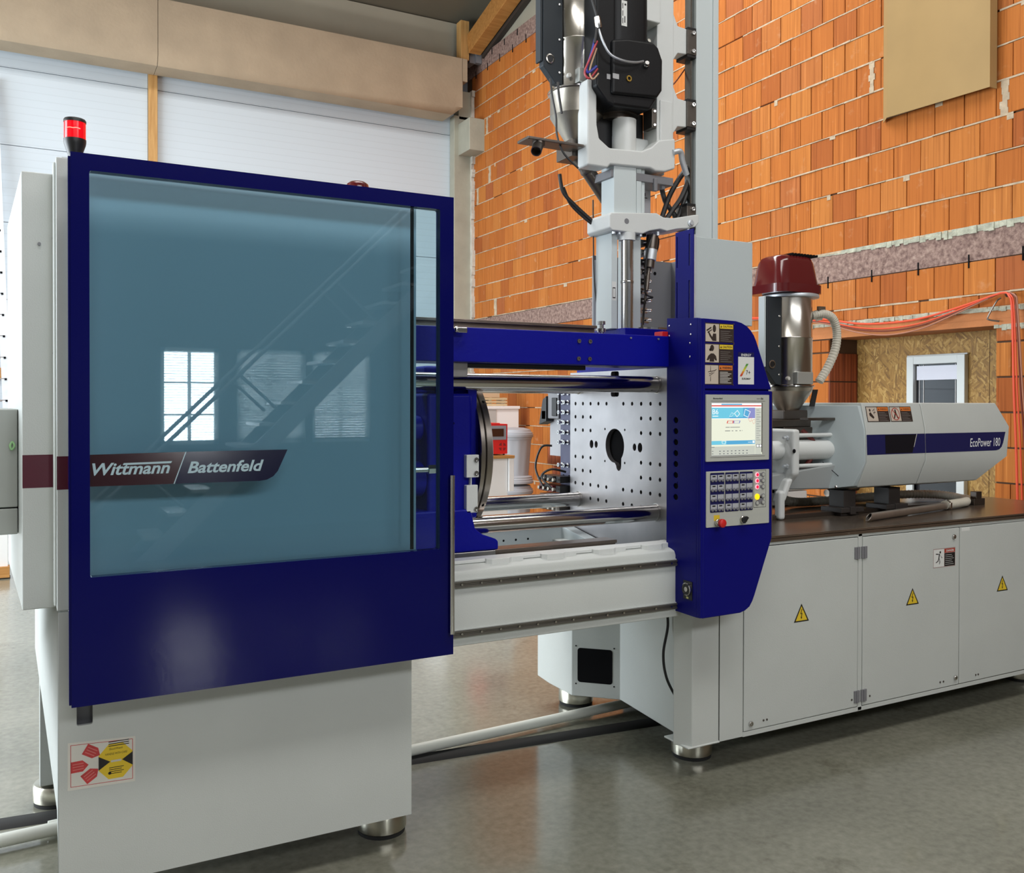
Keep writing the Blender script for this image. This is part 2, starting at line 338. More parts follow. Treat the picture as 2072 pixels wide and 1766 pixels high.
def obj(name, mb, mats, parent=None, bev=0.0, seg=2, ang=38, kind=None):
    me = bpy.data.meshes.new(name); bm = mb.bm
    if bev or ang:
        bmesh.ops.remove_doubles(bm, verts=bm.verts, dist=1e-6)
    if parent:
        off = BASE.get(root_of(parent).name, Vector((0, 0, 0)))
        bmesh.ops.translate(bm, verts=bm.verts, vec=-off)
    for e in bm.edges: e.smooth = not (len(e.link_faces) == 2 and e.calc_face_angle(0) > math.radians(ang))
    for fc in bm.faces: fc.smooth = True
    bm.to_mesh(me); bm.free()
    for mm in (mats if isinstance(mats, (list, tuple)) else [mats]): me.materials.append(mm)
    o = bpy.data.objects.new(name, me); COL.objects.link(o)
    if parent: o.parent = parent
    if bev:
        bv = o.modifiers.new('bevel', 'BEVEL'); bv.width = bev; bv.segments = seg; bv.limit_method = 'ANGLE'; bv.angle_limit = math.radians(35); bv.harden_normals = True
    if kind or (parent and name in TINY): o['kind'] = kind or 'stuff'
    return o
TINY = set('screw screw_hole hole socket_bolt set_screw hex_bolt tapped_hole bolt flange_bolt flange_hole slot valve_block valve_column rail_screw vent_slot plate_mark'.split())
def thing(name, label, cat, base, group=None):
    o = bpy.data.objects.new(name, None); COL.objects.link(o); o.location = base; o.empty_display_size = 0.1
    o['label'] = label; o['category'] = cat
    if group: o['group'] = group
    BASE[o.name] = Vector(base); return o
def single(name, mb, mats, label, cat, group=None, bev=0.0):
    o = obj(name, mb, mats, None, bev); o['label'] = label; o['category'] = cat
    if group: o['group'] = group
    return o
def struct(name, mb, mats, label=None, parent=None, bev=0.0):
    o = obj(name, mb, mats, parent, bev)
    if not parent: o['kind'] = 'structure'
    if label: o['label'] = label
    return o
def inst(name, src, parent, world):   # another copy of a small piece whose mesh is centred on its own origin
    o = bpy.data.objects.new(name, src if isinstance(src, bpy.types.Mesh) else src.data); COL.objects.link(o); o.parent = parent
    o.location = Vector(world) - BASE.get(root_of(parent).name, Vector((0, 0, 0))); return o
def small(mb, mats, ang=38):
    me = bpy.data.meshes.new('piece'); bm = mb.bm
    for e in bm.edges: e.smooth = not (len(e.link_faces) == 2 and e.calc_face_angle(0) > math.radians(ang))
    for fc in bm.faces: fc.smooth = True
    bm.to_mesh(me); bm.free()
    for mm in (mats if isinstance(mats, (list, tuple)) else [mats]): me.materials.append(mm)
    return me
def bez(p, n=16):   # smooth path through points (Catmull-Rom)
    p = [Vector(q) for q in p]; out = []
    for i in range(len(p) - 1):
        a, b_, c, d = p[max(i - 1, 0)], p[i], p[i + 1], p[min(i + 2, len(p) - 1)]
        for k in range(n):
            t = k / n; out.append(0.5 * ((2 * b_) + (c - a) * t + (2 * a - 5 * b_ + 4 * c - d) * t * t + (3 * b_ - a - 3 * c + d) * t ** 3))
    out.append(p[-1]); return out
# ================================================================ STRUCTURE
RX = 6.15
mb = MB(); mb.box(-8, 9, -7, 14, -0.2, 0.0); struct('floor', mb, FLOORM, 'polished grey concrete floor with brown stains')
# brick gable wall
NY0, NY1, NZ = 4.117, 5.66, 2.165
mb = MB()
mb.box(RX + 0.016, RX + 0.36, -6.6, NY0, 0, 6.93); mb.box(RX + 0.016, RX + 0.36, NY1, 13.3, 0, 6.93); mb.box(RX + 0.016, RX + 0.36, NY0, NY1, NZ + 0.01, 6.93)
wall_r = struct('wall_right', mb, mat('dark_joint', (0.10, 0.055, 0.03), 0.9), 'brick gable wall of orange clay blocks with pale mortar')
mb = MB(); mb.prism([(-6.6, 6.93), (13.3, 6.93), (13.3, 7.36), (4.0, 9.32), (-6.6, 7.1)], 'x', RX + 0.05, RX + 0.36); struct('gable_infill', mb, SHEET2, parent=wall_r)
C0, CH = 2.905, 0.2525
courses = [(C0 + CH * k, C0 + CH * (k + 1), k) for k in range(15)] + [(2.655 - CH, 2.655, -1), (2.297, 2.655 - CH, -2)] + [(2.297 - CH * (k + 1), 2.297 - CH * k, -3 - k) for k in range(9)]
def in_view(y, z):
    p = Vector((RX, y, z - 1.6)); d = p.dot(f)
    if d < 0.2: return False
    return -60 < 1036 + F * p.dot(r2) / d < 2130 and -60 < 830.5 - F * p.dot(u2) / d < 1100
bricks = []
for z0, z1, k in courses:
    off = 0.2 + (0.125 if k % 2 else 0.0); y = -0.2 + off
    while y < 12.86:
        segs = [(y, min(y + 0.25, 12.86))]
        if z0 < NZ + 0.1:
            lo, hi = NY0, NY1
            if z1 > NZ - 0.02: lo, hi = 3.9, 5.9          # the door lintel takes their place
            segs = [s for a, c in segs for s in ((a, min(c, lo)), (max(a, hi), c)) if s[1] - s[0] > 0.03]
        for a, c in segs:
            if in_view((a + c) / 2, (z0 + z1) / 2): bricks.append((a, c, z0, z1))
        y += 0.25
for a, c in ((3.9, 3.95), (3.95, 4.117), (5.66, 5.75), (5.75, 5.9)): bricks.append((a, c, 2.0445, 2.160))
def vis_rank(q):
    y = (q[0] + q[1]) / 2; z = (q[2] + q[3]) / 2
    d2 = RX ** 2 + y ** 2
    hid = z < 1.55 and y < 9.4 or (1.6 > z and y > 11.3)
    p = Vector((RX, y, z - 1.6)); d = p.dot(f); uu = 1036 + F * p.dot(r2) / d; vv = 830.5 - F * p.dot(u2) / d
    hid = hid or (1190 < uu < 1470 and vv > 300) or (1200 < uu < 1330 and vv < 330) or (1410 < uu < 1530 and vv > 480)
    return d2 + (1e4 if hid else 0)
bricks.sort(key=vis_rank)
def brick_mesh(w, h, ribs=False):
    mb = MB()
    if ribs:
        for j in range(6): mb.box(-0.030, 0.030, w * j / 6 + 0.006, w * (j + 1) / 6 - 0.006, 0.0065, h - 0.0065)
        mb.box(-0.016, 0.030, 0.002, w - 0.002, 0.0065, h - 0.0065); return small(mb, BRICKR)
    mb = MB(); mb.box(-0.030, 0.030, 0.003, w - 0.003, 0.0065, h - 0.0065)
    bmesh.ops.bevel(mb.bm, geom=[e for e in mb.bm.edges if all(v.co.x < 0 for v in e.verts)], offset=0.003, segments=1, affect='EDGES')
    me = small(mb, BRICK); return me
BM = {}
stuff = MB()
for i, (a, c, z0, z1) in enumerate(bricks):
    w, h = round(c - a, 3), round(z1 - z0, 3); jx = random.uniform(-0.002, 0.002)
    if i < 300:
        key = (w, h, z1 < 1.16)
        if key not in BM: BM[key] = brick_mesh(*key)
        o = bpy.data.objects.new('brick', BM[key]); COL.objects.link(o); o.parent = wall_r; o.location = (RX + 0.03 + jx, a, z0)
    else:
        stuff.box(RX + jx, RX + 0.03, a + 0.003, c - 0.003, z0 + 0.0065, z1 - 0.0065)
o = obj('far_bricks', stuff, BRICK, wall_r, kind='stuff')
# mortar that has squeezed out of the bed joints
mb = MB(); rnd = random.Random(3)
for z0, z1, k in courses:
    y = 3.0
    if k < -2: y = 6.0
    while y < 12.8:
        w = rnd.uniform(0.06, 0.30); hz = rnd.uniform(0.0045, 0.0085)
        if rnd.random() < 0.93: mb.box(RX - rnd.uniform(0.0, 0.008), RX + 0.02, y, y + w, z0 - hz, z0 + hz * rnd.uniform(0.5, 1))
        if rnd.random() < 0.05: mb.box(RX - 0.004, RX + 0.02, y, y + rnd.uniform(0.03, 0.09), z0 - rnd.uniform(0.02, 0.05), z0 + 0.004)
        y += w
for (y, z, w) in ((5.19, 4.166, 0.05), (4.03, 3.661, 0.055), (12.2, 4.92, 0.07), (12.3, 5.68, 0.06), (12.62, 4.67, 0.06), (12.0, 2.91, 0.08)):
    for j in range(5): mb.box(RX - 0.004, RX + 0.02, y + rnd.uniform(-.008, .008), y + w + rnd.uniform(-.012, .012), z + 0.0505 * j, z + 0.0505 * (j + 1))
obj('mortar', mb, MORTAR, wall_r, kind='stuff')
mb = MB(); y = 3.2
while y < 6.4:   # thick green-grey mortar on the ring beam and the lintel
    w = rnd.uniform(0.02, 0.06); t = max(0.0, 1 - abs(y - 4.4) / 1.4)
    mb.box(RX - 0.006 - 0.012 * t * rnd.random(), RX + 0.02, y, y + w, 2.896 - 0.006 - 0.05 * t * rnd.uniform(0.4, 1), 2.912)
    if 3.85 < y < 5.95: mb.box(RX - 0.004 - 0.012 * rnd.random(), RX + 0.02, y, y + w, 2.272 - 0.01 * rnd.random(), 2.290 + 0.014 * rnd.random())
    if 3.6 < y < 4.1: mb.box(RX - 0.010 * rnd.random(), RX + 0.02, y, y + w, 2.145 - 0.02 * rnd.random(), 2.17)
    y += w
obj('rough_mortar', mb, MORTG, wall_r, kind='stuff')
mb = MB(); mb.box(RX - 0.002, RX + 0.3, 3.0 - 6, 13.0, 2.655, 2.892); struct('trim_1', mb, CHIPC, 'rough brown woodchip concrete ring beam across the brick wall')
mb = MB(); mb.box(RX - 0.004, RX + 0.3, 5.0, 13.05, 6.69, 6.93); struct('trim_2', mb, CHIPC, 'brown woodchip concrete beam along the top of the bricks')
mb = MB(); y = 3.45
while y < 6.6: mb.box(RX - 0.007, RX + 0.01, y, y + 0.010, 2.605, 2.705); y += rnd.uniform(0.38, 0.47)
y = 10.7
while y < 12.8:
    mb.box(RX - 0.009, RX + 0.01, y, y + 0.016, 6.64, 6.75)
    if rnd.random() < 0.7: mb.box(RX - 0.009, RX + 0.01, y - 0.15, y - 0.13, 6.83, 6.92)
    y += 0.40
obj('iron_strap', mb, DARK, wall_r, kind='stuff')
mb = MB(); mb.box(RX - 0.003, RX + 0.34, 3.9, 5.9, 2.165, 2.272); mb.box(RX - 0.0045, RX + 0.0, 3.9, 5.9, 2.214, 2.217)
struct('lintel', mb, mat('orange_lintel', (0.46, 0.17, 0.055), 0.8, bump=0.2, bscale=60, var=0.15, vscale=6), 'long clay lintel over the boarded doorway', wall_r)
for z0, z1, k in courses:      # ribbed block ends in the reveal
    if z1 < NZ + 0.02 and z1 > 0.3:
        mb = MB(); n = 9; w = 0.335 / n
        for j in range(n): mb.box(RX + 0.004 + j * w, RX + 0.004 + (j + 0.82) * w, NY1 - 0.012, NY1 + 0.02, z0 + 0.006, z1 - 0.006)
        mb.box(RX + 0.002, RX + 0.35, NY1 - 0.004, NY1 + 0.02, z0 + 0.006, z1 - 0.006); obj('brick', mb, BRICKR, wall_r)
# boarded doorway
BX = RX + 0.35
mb = MB(); mb.box(BX, BX + 0.02, 4.402, 5.75, 0, 2.26); board = struct('osb_board', mb, OSB, parent=wall_r)
mb = MB(); mb.box(BX, BX + 0.02, 4.05, 4.397, 0, 2.26); struct('osb_board', mb, OSB, parent=wall_r)
mb = MB(); Wy0, Wy1, Wz0, Wz1 = 4.576, 5.108, 0.80, 1.990; fw = 0.066
mb.box(BX - 0.05, BX, Wy0, Wy0 + fw, Wz0, Wz1); mb.box(BX - 0.05, BX, Wy1 - fw, Wy1, Wz0, Wz1)
mb.box(BX - 0.05, BX, Wy0 + fw, Wy1 - fw, Wz1 - fw, Wz1); mb.box(BX - 0.05, BX, Wy0 + fw, Wy1 - fw, Wz0, Wz0 + fw)
mb.box(BX - 0.032, BX, Wy0 - 0.012, Wy1 + 0.012, Wz0 - 0.012, Wz0); mb.box(BX - 0.032, BX, Wy0 - 0.012, Wy1 + 0.012, Wz1, Wz1 + 0.012)
win1 = struct('window_1', mb, UPVC, 'small white framed window set into the strand board', bev=0.006)
mb = MB(); mb.box(BX - 0.006, BX - 0.001, Wy0 + fw, Wy1 - fw, Wz0 + fw, Wz1 - fw)
o = struct('pane', mb, mat('dark_glass', (0.02, 0.02, 0.024), 0.02, spec=0.9), parent=win1)
mb = MB(); y = Wy0 + fw + 0.012
mb.box(BX - 0.020, BX - 0.012, y, Wy1 - fw - 0.012, 1.795, 1.91); o = struct('roller_blind', mb, mat('pale_blind', (0.70, 0.72, 0.82), 0.6), 'short pale blind pulled part way down', win1)
for yy in (4.68, 4.97, 5.01): mb = MB(); mb.box(BX - 0.011, BX - 0.0065, yy, yy + 0.004, 1.45, 1.92); struct('cord', mb, WHITE, parent=win1)
# back wall of ribbed sandwich panels
mb = MB(); mb.box(-6.6, 6.6, 13.06, 13.3, 0, 7.45); wall_b = struct('wall_back', mb, MIDG, 'tall back wall of pale horizontal ribbed panels')
zs = [0.0] + [5.79 - 0.967 * k for k in range(5, -1, -1)] + [6.76]
for a, c in zip(zs[:-1], zs[1:]):
    if c - a < 0.02: continue
    for x0, x1 in ((-6.5, 1.415), (1.535, 5.90)):
        mb = MB(); mb.box(x0, x1, 13.0, 13.05, a + 0.004, c - 0.004); struct('wall_panel', mb, SHEET, parent=wall_b)
for x0, x1 in ((-6.5, 1.50), (1.505, 5.86)):
    mb = MB(); mb.box(x0, x1, 12.78, 13.05, 6.80, 7.45); struct('upper_panel', mb, SHEET2, parent=wall_b)
mb = MB(); mb.box(1.42, 1.53, 12.92, 13.05, 0, 6.6); struct('trim_3', mb, WOODZ, 'slim upright timber post between the wall panels', bev=0.004)
mb = MB(); mb.box(-3.0, -0.235, 12.93, 13.0, 1.90, 2.03); struct('trim_4', mb, WOODX, 'orange wooden rail low on the back wall at far left')
# concrete frame
mb = MB(); prof = [(12.45, 6.06), (12.45, 6.80), (12.9, 6.80), (12.9, 5.955), (12.53, 5.955)]
mb.prism(prof, 'x', -6.5, 1.478)
b1 = struct('trim_5', mb, CONC, 'long beige concrete beam across the back wall')
prof2 = [(12.45, 6.062), (12.45, 6.80), (12.9, 6.80), (12.9, 6.062), (12.53, 6.062)]
mb = MB(); mb.loft([[(1.484, y, z) for y, z in prof], [(5.66, y, z) for y, z in prof], [(5.795, y, z) for y, z in prof2]]); mb.box(5.79, 5.875, 12.45, 12.9, 6.46, 6.80)
struct('beam_length', mb, CONC, parent=b1)
mb = MB(); mb.box(5.825, 6.13, 12.82, 12.99, 0, 6.06); mb.box(5.90, 6.13, 12.82, 12.99, 6.0, 6.45); col = struct('trim_6', mb, CONC2, 'square concrete column in the corner beside the bricks', bev=0.01)
mb = MB(); mb.box(5.895, 6.17, 12.42, 12.9, 5.44, 5.93); struct('corbel', mb, CONC2, parent=col, bev=0.012)
mb = MB(); z = 0.0
while z < 6.4:
    h = rnd.uniform(0.05, 0.16); mb.box(6.10, 6.165, 12.80 - rnd.uniform(0.0, 0.06), 12.95, z, z + h); z += h
o = obj('plaster', mb, mat('pale_plaster', (0.52, 0.49, 0.43), 0.9, bump=0.8, bscale=30, var=0.2, vscale=12), col, kind='stuff')
# roof
mb = MB()
for ya, yb in ((13.4, 8.75), (6.25, 4.0)): mb.prism([(ya, 7.43 + (13 - ya) * .21), (yb, 7.43 + (13 - yb) * .21), (yb, 7.61 + (13 - yb) * .21), (ya, 7.61 + (13 - ya) * .21)], 'x', -6.6, 6.6)
for xa, xb in ((-6.6, -4.95), (6.1, 6.6)): mb.prism([(8.75, 8.3225), (6.25, 8.8475), (6.25, 9.03), (8.75, 8.50)], 'x', xa, xb)
mb.prism([(-6.6, 7.1), (4.0, 9.32), (4.0, 9.5), (-6.6, 7.3)], 'x', -6.6, 6.6)
struct('ceiling', mb, CEIL, 'sloping grey boarded ceiling under the roof')
mb = MB(); d = Vector((0, -1, 0.26)).normalized(); n = Vector((0, 0.26, 1)).normalized()
p0 = Vector((6.0, 12.5, 7.05)); p1 = p0 + d * 7.4
def beam(mb, p0, p1, hw, n, hh): mb.hexa([q + Vector((sx * hw, 0, 0)) + n * (sz * hh) for sz in (-1, 1) for q, sx in ((p0, -1), (p0, 1), (p1, 1), (p1, -1))])
beam(mb, p0, p1, 0.10, n, 0.15); struct('trim_7', mb, wood('spruce_rafter', (0.33, 0.13, 0.026), (0.50, 0.235, 0.062)), 'sloping orange timber rafter beside the brick gable', bev=0.006)
mb = MB(); beam(mb, p0 + Vector((0.155, -0.02, -0.03)), p1 + Vector((0.155, 0, -0.03)), 0.04, n, 0.17); struct('trim_8', mb, mat('rafter_gap_shade', (0.035, 0.027, 0.022), 0.6), 'dark strip painted as the shade between the rafter and the gable')  # near-black colour stands in for the shade in the gap beside the rafter
for i, (yy, zz) in enumerate(((11.35, 7.36), (9.2, 7.80))):
    mb = MB(); mb.box(-6.5, 5.70, yy - 0.10, yy + 0.10, zz, zz + 0.24); struct('trim_%d' % (9 + i), mb, WOODX, ('orange timber purlin under the sloping ceiling', 'second timber purlin higher up the roof')[i])
mb = MB(); mb.box(5.79, 5.925, 12.5, 12.66, 6.81, 7.40); struct('trim_11', mb, WOODZ, 'short timber post standing on the concrete beam')
mb = MB(); mb.box(5.96, 6.05, 12.55, 12.75, 6.80, 7.22); mb.box(6.05, 6.14, 12.5, 12.58, 6.80, 7.22); struct('trim_12', mb, MIDG, 'grey steel bracket beside the short timber post')
# wall behind the camera with three windows, and the open gate in the left wall
FY = -6.0; FWALL = mat('white_plaster_wall', (0.16, 0.165, 0.165), 0.8)
mb = MB(); x = -6.6
for a, c in WINS + [(6.6, 6.6)]:
    mb.box(x, a, FY - 0.25, FY, 0, 7.3)
    if c > a: mb.box(a, c, FY - 0.25, FY, 0, 1.08); mb.box(a, c, FY - 0.25, FY, 2.28, 7.3)
    x = c
struct('wall_front', mb, FWALL, 'white plaster wall behind the viewer with three windows')
for i, (a, c) in enumerate(WINS):
    mb = MB(); z0, z1 = 1.08, 2.28; t = 0.05
    mb.box(a, a + t, FY - 0.1, FY - 0.04, z0, z1); mb.box(c - t, c, FY - 0.1, FY - 0.04, z0, z1); mb.box(a, c, FY - 0.1, FY - 0.04, z0, z0 + t); mb.box(a, c, FY - 0.1, FY - 0.04, z1 - t, z1)
    mb.box((a + c) / 2 - 0.02, (a + c) / 2 + 0.02, FY - 0.09, FY - 0.05, z0, z1)
    for zz in (1.45, 1.85): mb.box(a, c, FY - 0.085, FY - 0.055, zz - 0.012, zz + 0.012)
    w = struct('window_%d' % (i + 2), mb, UPVC, 'barred window with a slatted blind behind the viewer, number %d of three' % (i + 1))
    mb = MB(); z = z0 + 0.05; tilt = (0.003, 0.0165, 0.0155)[i]
    while z < z1 - 0.03:
        mb.hexa([(a + 0.02, FY - 0.03, z - tilt), (c - 0.02, FY - 0.03, z - tilt), (c - 0.02, FY - 0.002, z + tilt), (a + 0.02, FY - 0.002, z + tilt),
                 (a + 0.02, FY - 0.03, z - tilt + 0.0015), (c - 0.02, FY - 0.03, z - tilt + 0.0015), (c - 0.02, FY - 0.002, z + tilt + 0.0015), (a + 0.02, FY - 0.002, z + tilt + 0.0015)]); z += 0.033
    o = obj('blind_slats', mb, mat('blind_slat', (0.62, 0.64, 0.64), 0.5), w, kind='stuff')
mb = MB(); mb.box(-6.6, -6.0, -6.6, 2.9, 0, 9.3); mb.box(-6.6, -6.0, 11.5, 13.3, 0, 9.3); mb.box(-6.6, -6.0, 2.9, 11.5, 4.45, 9.3)
struct('wall_left', mb, mat('pale_side_wall', (0.5, 0.5, 0.48), 0.8), 'white side wall with a wide open gate')
# ================================================================ THE MOULDING MACHINE
YC = 3.641
mc = thing('injection_molding_machine', 'long grey and blue injection moulding machine with a sliding blue door and operator panel', 'machine', (2.5, 3.6, 0))
# --- left base
mb = MB(); mb.mesh(plate_mesh([(0.077, 0.137), (1.199, 0.137), (1.199, 0.975), (0.077, 0.975)], [rrect(0.125, 0.169, 0.630, 0.76, 0.006)], 0.012), FRONT(3.006))
mb.prism([(3.012, 0.975), (4.08, 0.975), (4.08, 0.62), (3.07, 0.36), (3.012, 0.137)], 'x', 0.077, 0.089)
for v in mb.bm.verts:
    if v.co.y > 3.0125 and v.co.x < 0.0895: v.co.x -= (v.co.y - 3.0) * 0.052
mb.box(1.187, 1.199, 3.012, 4.08, 0.137, 0.975); mb.box(0.089, 1.187, 3.012, 4.08, 0.137, 0.15)
mb.box(0.089, 1.187, 4.06, 4.08, 0.137, 0.975)
basel = obj('clamp_base', mb, GREY, mc)
mb = MB(); mb.box(0.09, 0.30, 3.04, 3.05, 0.56, 0.80); obj('recess_back', mb, MIDG, basel)
mb = MB(); mb.box(0.035, 0.13, 3.97, 4.075, 0.10, 0.70); obj('rear_leg', mb, GREY, mc, bev=0.004)
mb = MB(); mb.box(0.0755, 0.078, 3.62, 3.635, 0.74, 0.86); mb.box(0.0755, 0.078, 3.75, 3.765, 0.74, 0.84); obj('slot', mb, DARK, basel)
def foot(x, y, z1, sc=1.0):
    mb = MB(); mb.lathe([(0.078 * sc, 0.014), (0.082 * sc, 0.018), (0.082 * sc, 0.072), (0.077 * sc, 0.082), (0.06 * sc, 0.086), (0.02 * sc, 0.088), (0.02 * sc, z1)], (x, y, 0), n=36); fo = obj('foot', mb, NICKEL, mc)
    mb = MB(); mb.lathe([(0.078 * sc, 0.0), (0.079 * sc, 0.014)], (x, y, 0), n=36); obj('rubber_pad', mb, RUBBER, fo)
foot(1.165, 3.215, 0.145, 1.12); foot(0.20, 3.215, 0.145, 1.12); foot(0.10, 4.06, 0.11, 1.1); foot(2.665, 3.245, 0.16, 1.12); foot(2.58, 4.10, 0.145, 1.12); foot(5.1, 3.25, 0.165, 1.12)
# transport sticker on the left base
mb = MB(); P = FRONT(2.9993); mb.mi = 0
mb.shape(P, [(0.100, 0.440), (0.287, 0.434), (0.288, 0.573), (0.101, 0.583)])
mb.mi = 1
for a, c in (((0.108, 0.449), (0.280, 0.443)), ((0.108, 0.574), (0.280, 0.565))): mb.shape(P, [a, c, (c[0], c[1] + 0.0016), (a[0], a[1] + 0.0016)], 0.0003)
for xx, a, c in ((0.108, 0.449, 0.574), (0.279, 0.443, 0.566)): mb.rect(P, xx, xx + 0.0016, a, c, 0.0003)
def arrow(cx, cy, ang, s):
    pts = [(-0.9, -0.62), (0.3, -0.62), (0.9, 0.0), (0.3, 0.62), (-0.9, 0.62)]
    return [(cx + s * (x * math.cos(ang) - y * math.sin(ang)), cy + s * (x * math.sin(ang) + y * math.cos(ang))) for x, y in pts]
for cx, cy, an in ((0.168, 0.545, -0.55), (0.133, 0.508, 0.03), (0.164, 0.478, 0.6)): mb.shape(P, arrow(cx, cy, an, 0.027), 0.0003)
hx = lambda cx, cy, w, h: [(cx - w, cy - h * .42), (cx - w * .42, cy - h), (cx + w * .42, cy - h), (cx + w, cy - h * .42), (cx + w, cy + h * .42), (cx + w * .42, cy + h), (cx - w * .42, cy + h), (cx - w, cy + h * .42)]
mb.mi = 2; mb.shape(P, hx(0.2325, 0.507, 0.048, 0.053), 0.0003)
mb.mi = 3; mb.shape(P, [(0.1845, 0.485), (0.1845, 0.527), (0.217, 0.507)], 0.0006); mb.shape(P, [(0.2805, 0.486), (0.2805, 0.528), (0.250, 0.508)], 0.0006)
mb.text(P, 'HANDLE WITH CARE', 0.203, 0.265, 0.527, 0.5335, 0.0006, 0.15); mb.text(P, 'ShockWatch', 0.214, 0.252, 0.542, 0.5485, 0.0006, 0.2)
for j in range(3): mb.rect(P, 0.212, 0.270, 0.5655 - 0.0062 * j, 0.5680 - 0.0062 * j, 0.0004)
for j in range(4): mb.rect(P, 0.214, 0.255 - 0.006 * (j % 2), 0.487 - 0.006 * j, 0.489 - 0.006 * j, 0.0006)
mb.disc(P, 0.2155, 0.472, 0.0045, z=0.0006)
mb.mi = 4; mb.rect(P, 0.219, 0.248, 0.5045, 0.5105, 0.0006)
for (cx, cy, an) in ((0.168, 0.545, -0.55), (0.133, 0.508, 0.03), (0.164, 0.478, 0.6)):
    for j in (-1, 0, 1):
        q = [(-0.7, j * .3 - .04), (0.4, j * .3 - .04), (0.4, j * .3 + .04), (-0.7, j * .3 + .04)]
        mb.mi = 5; mb.shape(P, [(cx + 0.027 * (x * math.cos(an) - y * math.sin(an)), cy + 0.027 * (x * math.sin(an) + y * math.cos(an))) for x, y in q], 0.0005)
o = obj('transport_sticker', mb, [PAPER, LRED, YEL, INK, PRINT, mat('pink_print', (0.66, 0.22, 0.20), 0.6)], basel); o['label'] = 'torn white sticker with red arrows and a yellow octagon'
# --- left end: post and sheet metal enclosure with maroon stripe
mb = MB(); mb.box(0.073, 0.180, 3.0, 3.12, 0.980, 2.326); mb.box(0.066, 0.073, 3.03, 3.12, 0.99, 2.318); obj('corner_post', mb, GREY, mc, bev=0.004)
mb = MB(); mb.hexa([(-0.018, 3.1, 0.972), (0.09, 3.1, 0.972), (0.09, 4.1, 0.972), (-0.072, 4.1, 0.972), (-0.018, 3.1, 2.296), (0.09, 3.1, 2.296), (0.09, 4.1, 2.296), (-0.072, 4.1, 2.296)])
encl = obj('end_enclosure', mb, GREY, mc, bev=0.004)
mb = MB(); P = FRONT(3.0995); mb.rect(P, -0.0165, 0.074, 1.341, 1.441); P = FRONT(2.9995); mb.rect(P, 0.0735, 0.105, 1.341, 1.440); o = obj('stripe', mb, MAROON, encl); o['label'] = 'maroon stripe'
mb = MB()
for x, z in ((0.070, 2.10), (0.070, 1.75), (0.070, 1.12), (0.030, 2.08)): mb.cyl((x, 3.1, z), (x, 3.094, z), 0.005, n=10)
obj('screw', mb, MIDG, encl)
mb = MB(); mb.box(-1.6, -0.031, 3.3, 3.95, 1.265, 1.578); mb.box(-1.6, -0.031, 3.3, 3.95, 1.178, 1.261); o = obj('end_box', mb, MIDG if 0 else mat('dim_grey_paint', (0.40, 0.42, 0.40), 0.5), mc, bev=0.004)
mb = MB(); mb.tube(bez([(-0.046, 3.297, 1.475), (-0.040, 3.292, 1.462), (-0.047, 3.292, 1.45), (-0.052, 3.292, 1.462), (-0.046, 3.297, 1.475)], 6), 0.0035, 6); obj('cable_clip', mb, mat('pale_green_plastic', (0.35, 0.62, 0.30), 0.5), o)
# beacon
mb = MB(); mb.lathe([(0.012, 0), (0.0165, 0.012), (0.0305, 0.055), (0.0315, 0.062), (0.0315, 0.070)], (0.126, 3.05, 2.326)); be = obj('beacon_base', mb, BLACK, mc)
mb = MB(); mb.lathe([(0.0305, 0.070), (0.0305, 0.120)], (0.126, 3.05, 2.326), n=32); o = obj('beacon_lens', mb, L_BEAC, be); o['label'] = 'lit red lens'
mb = MB()
for a in (-0.55, 0.12): mb.tube([(0.126 + 0.0308 * math.sin(a + t * 0.11), 3.05 - 0.0308 * math.cos(a + t * 0.11), 2.425 - 0.0002 * t * t) for t in range(-3, 4)], 0.0014, 6)
obj('glow_line', mb, L_BEAC2, be)
mb = MB(); mb.lathe([(0.0315, 0.120), (0.0315, 0.127), (0.029, 0.131), (0.001, 0.132)], (0.126, 3.05, 2.326)); obj('beacon_cap', mb, BLACK, be)
# rear guard with its own beacon
mb = MB(); mb.box(0.12, 1.64, 4.10, 4.14, 0.9, 2.595); obj('rear_guard', mb, GREY2, mc, bev=0.003)
mb = MB(); mb.lathe([(0.052, 0), (0.054, 0.02), (0.050, 0.034), (0.036, 0.044), (0.001, 0.046)], (1.372, 4.12, 2.596)); obj('rear_beacon', mb, REDH, mc)
# --- guide beam under the mould space
mb = MB(); mb.prism([(3.0, 0.712), (3.0, 0.968), (3.008, 0.985), (3.03, 0.992), (3.125, 1.010), (3.125, 0.90), (3.22, 0.90), (3.22, 0.74), (3.04, 0.712)], 'x', 0.6, 2.405)
mb.prism([(2.996, 0.730), (2.996, 0.975), (3.01, 0.995), (3.13, 1.014), (3.13, 0.730)], 'x', 2.388, 2.420)
gb = obj('guide_beam', mb, GREY, mc, bev=0.004)
mb = MB()
for x0 in (1.52, 1.76, 2.00, 2.24): mb.prism([(x0, 3.05), (x0 + 0.018, 3.035), (x0 + 0.09, 3.035), (x0 + 0.108, 3.05), (x0 + 0.16, 3.05), (x0 + 0.16, 3.12), (x0, 3.12)], 'z', 0.99, 1.0135)
mb.box(1.2, 2.40, 3.06, 3.124, 1.0, 1.0125); obj('top_pad', mb, WHITE_P, gb, bev=0.002)
RAILM = mat('dull_rail_steel', (0.20, 0.19, 0.17), 0.38, 0.85)
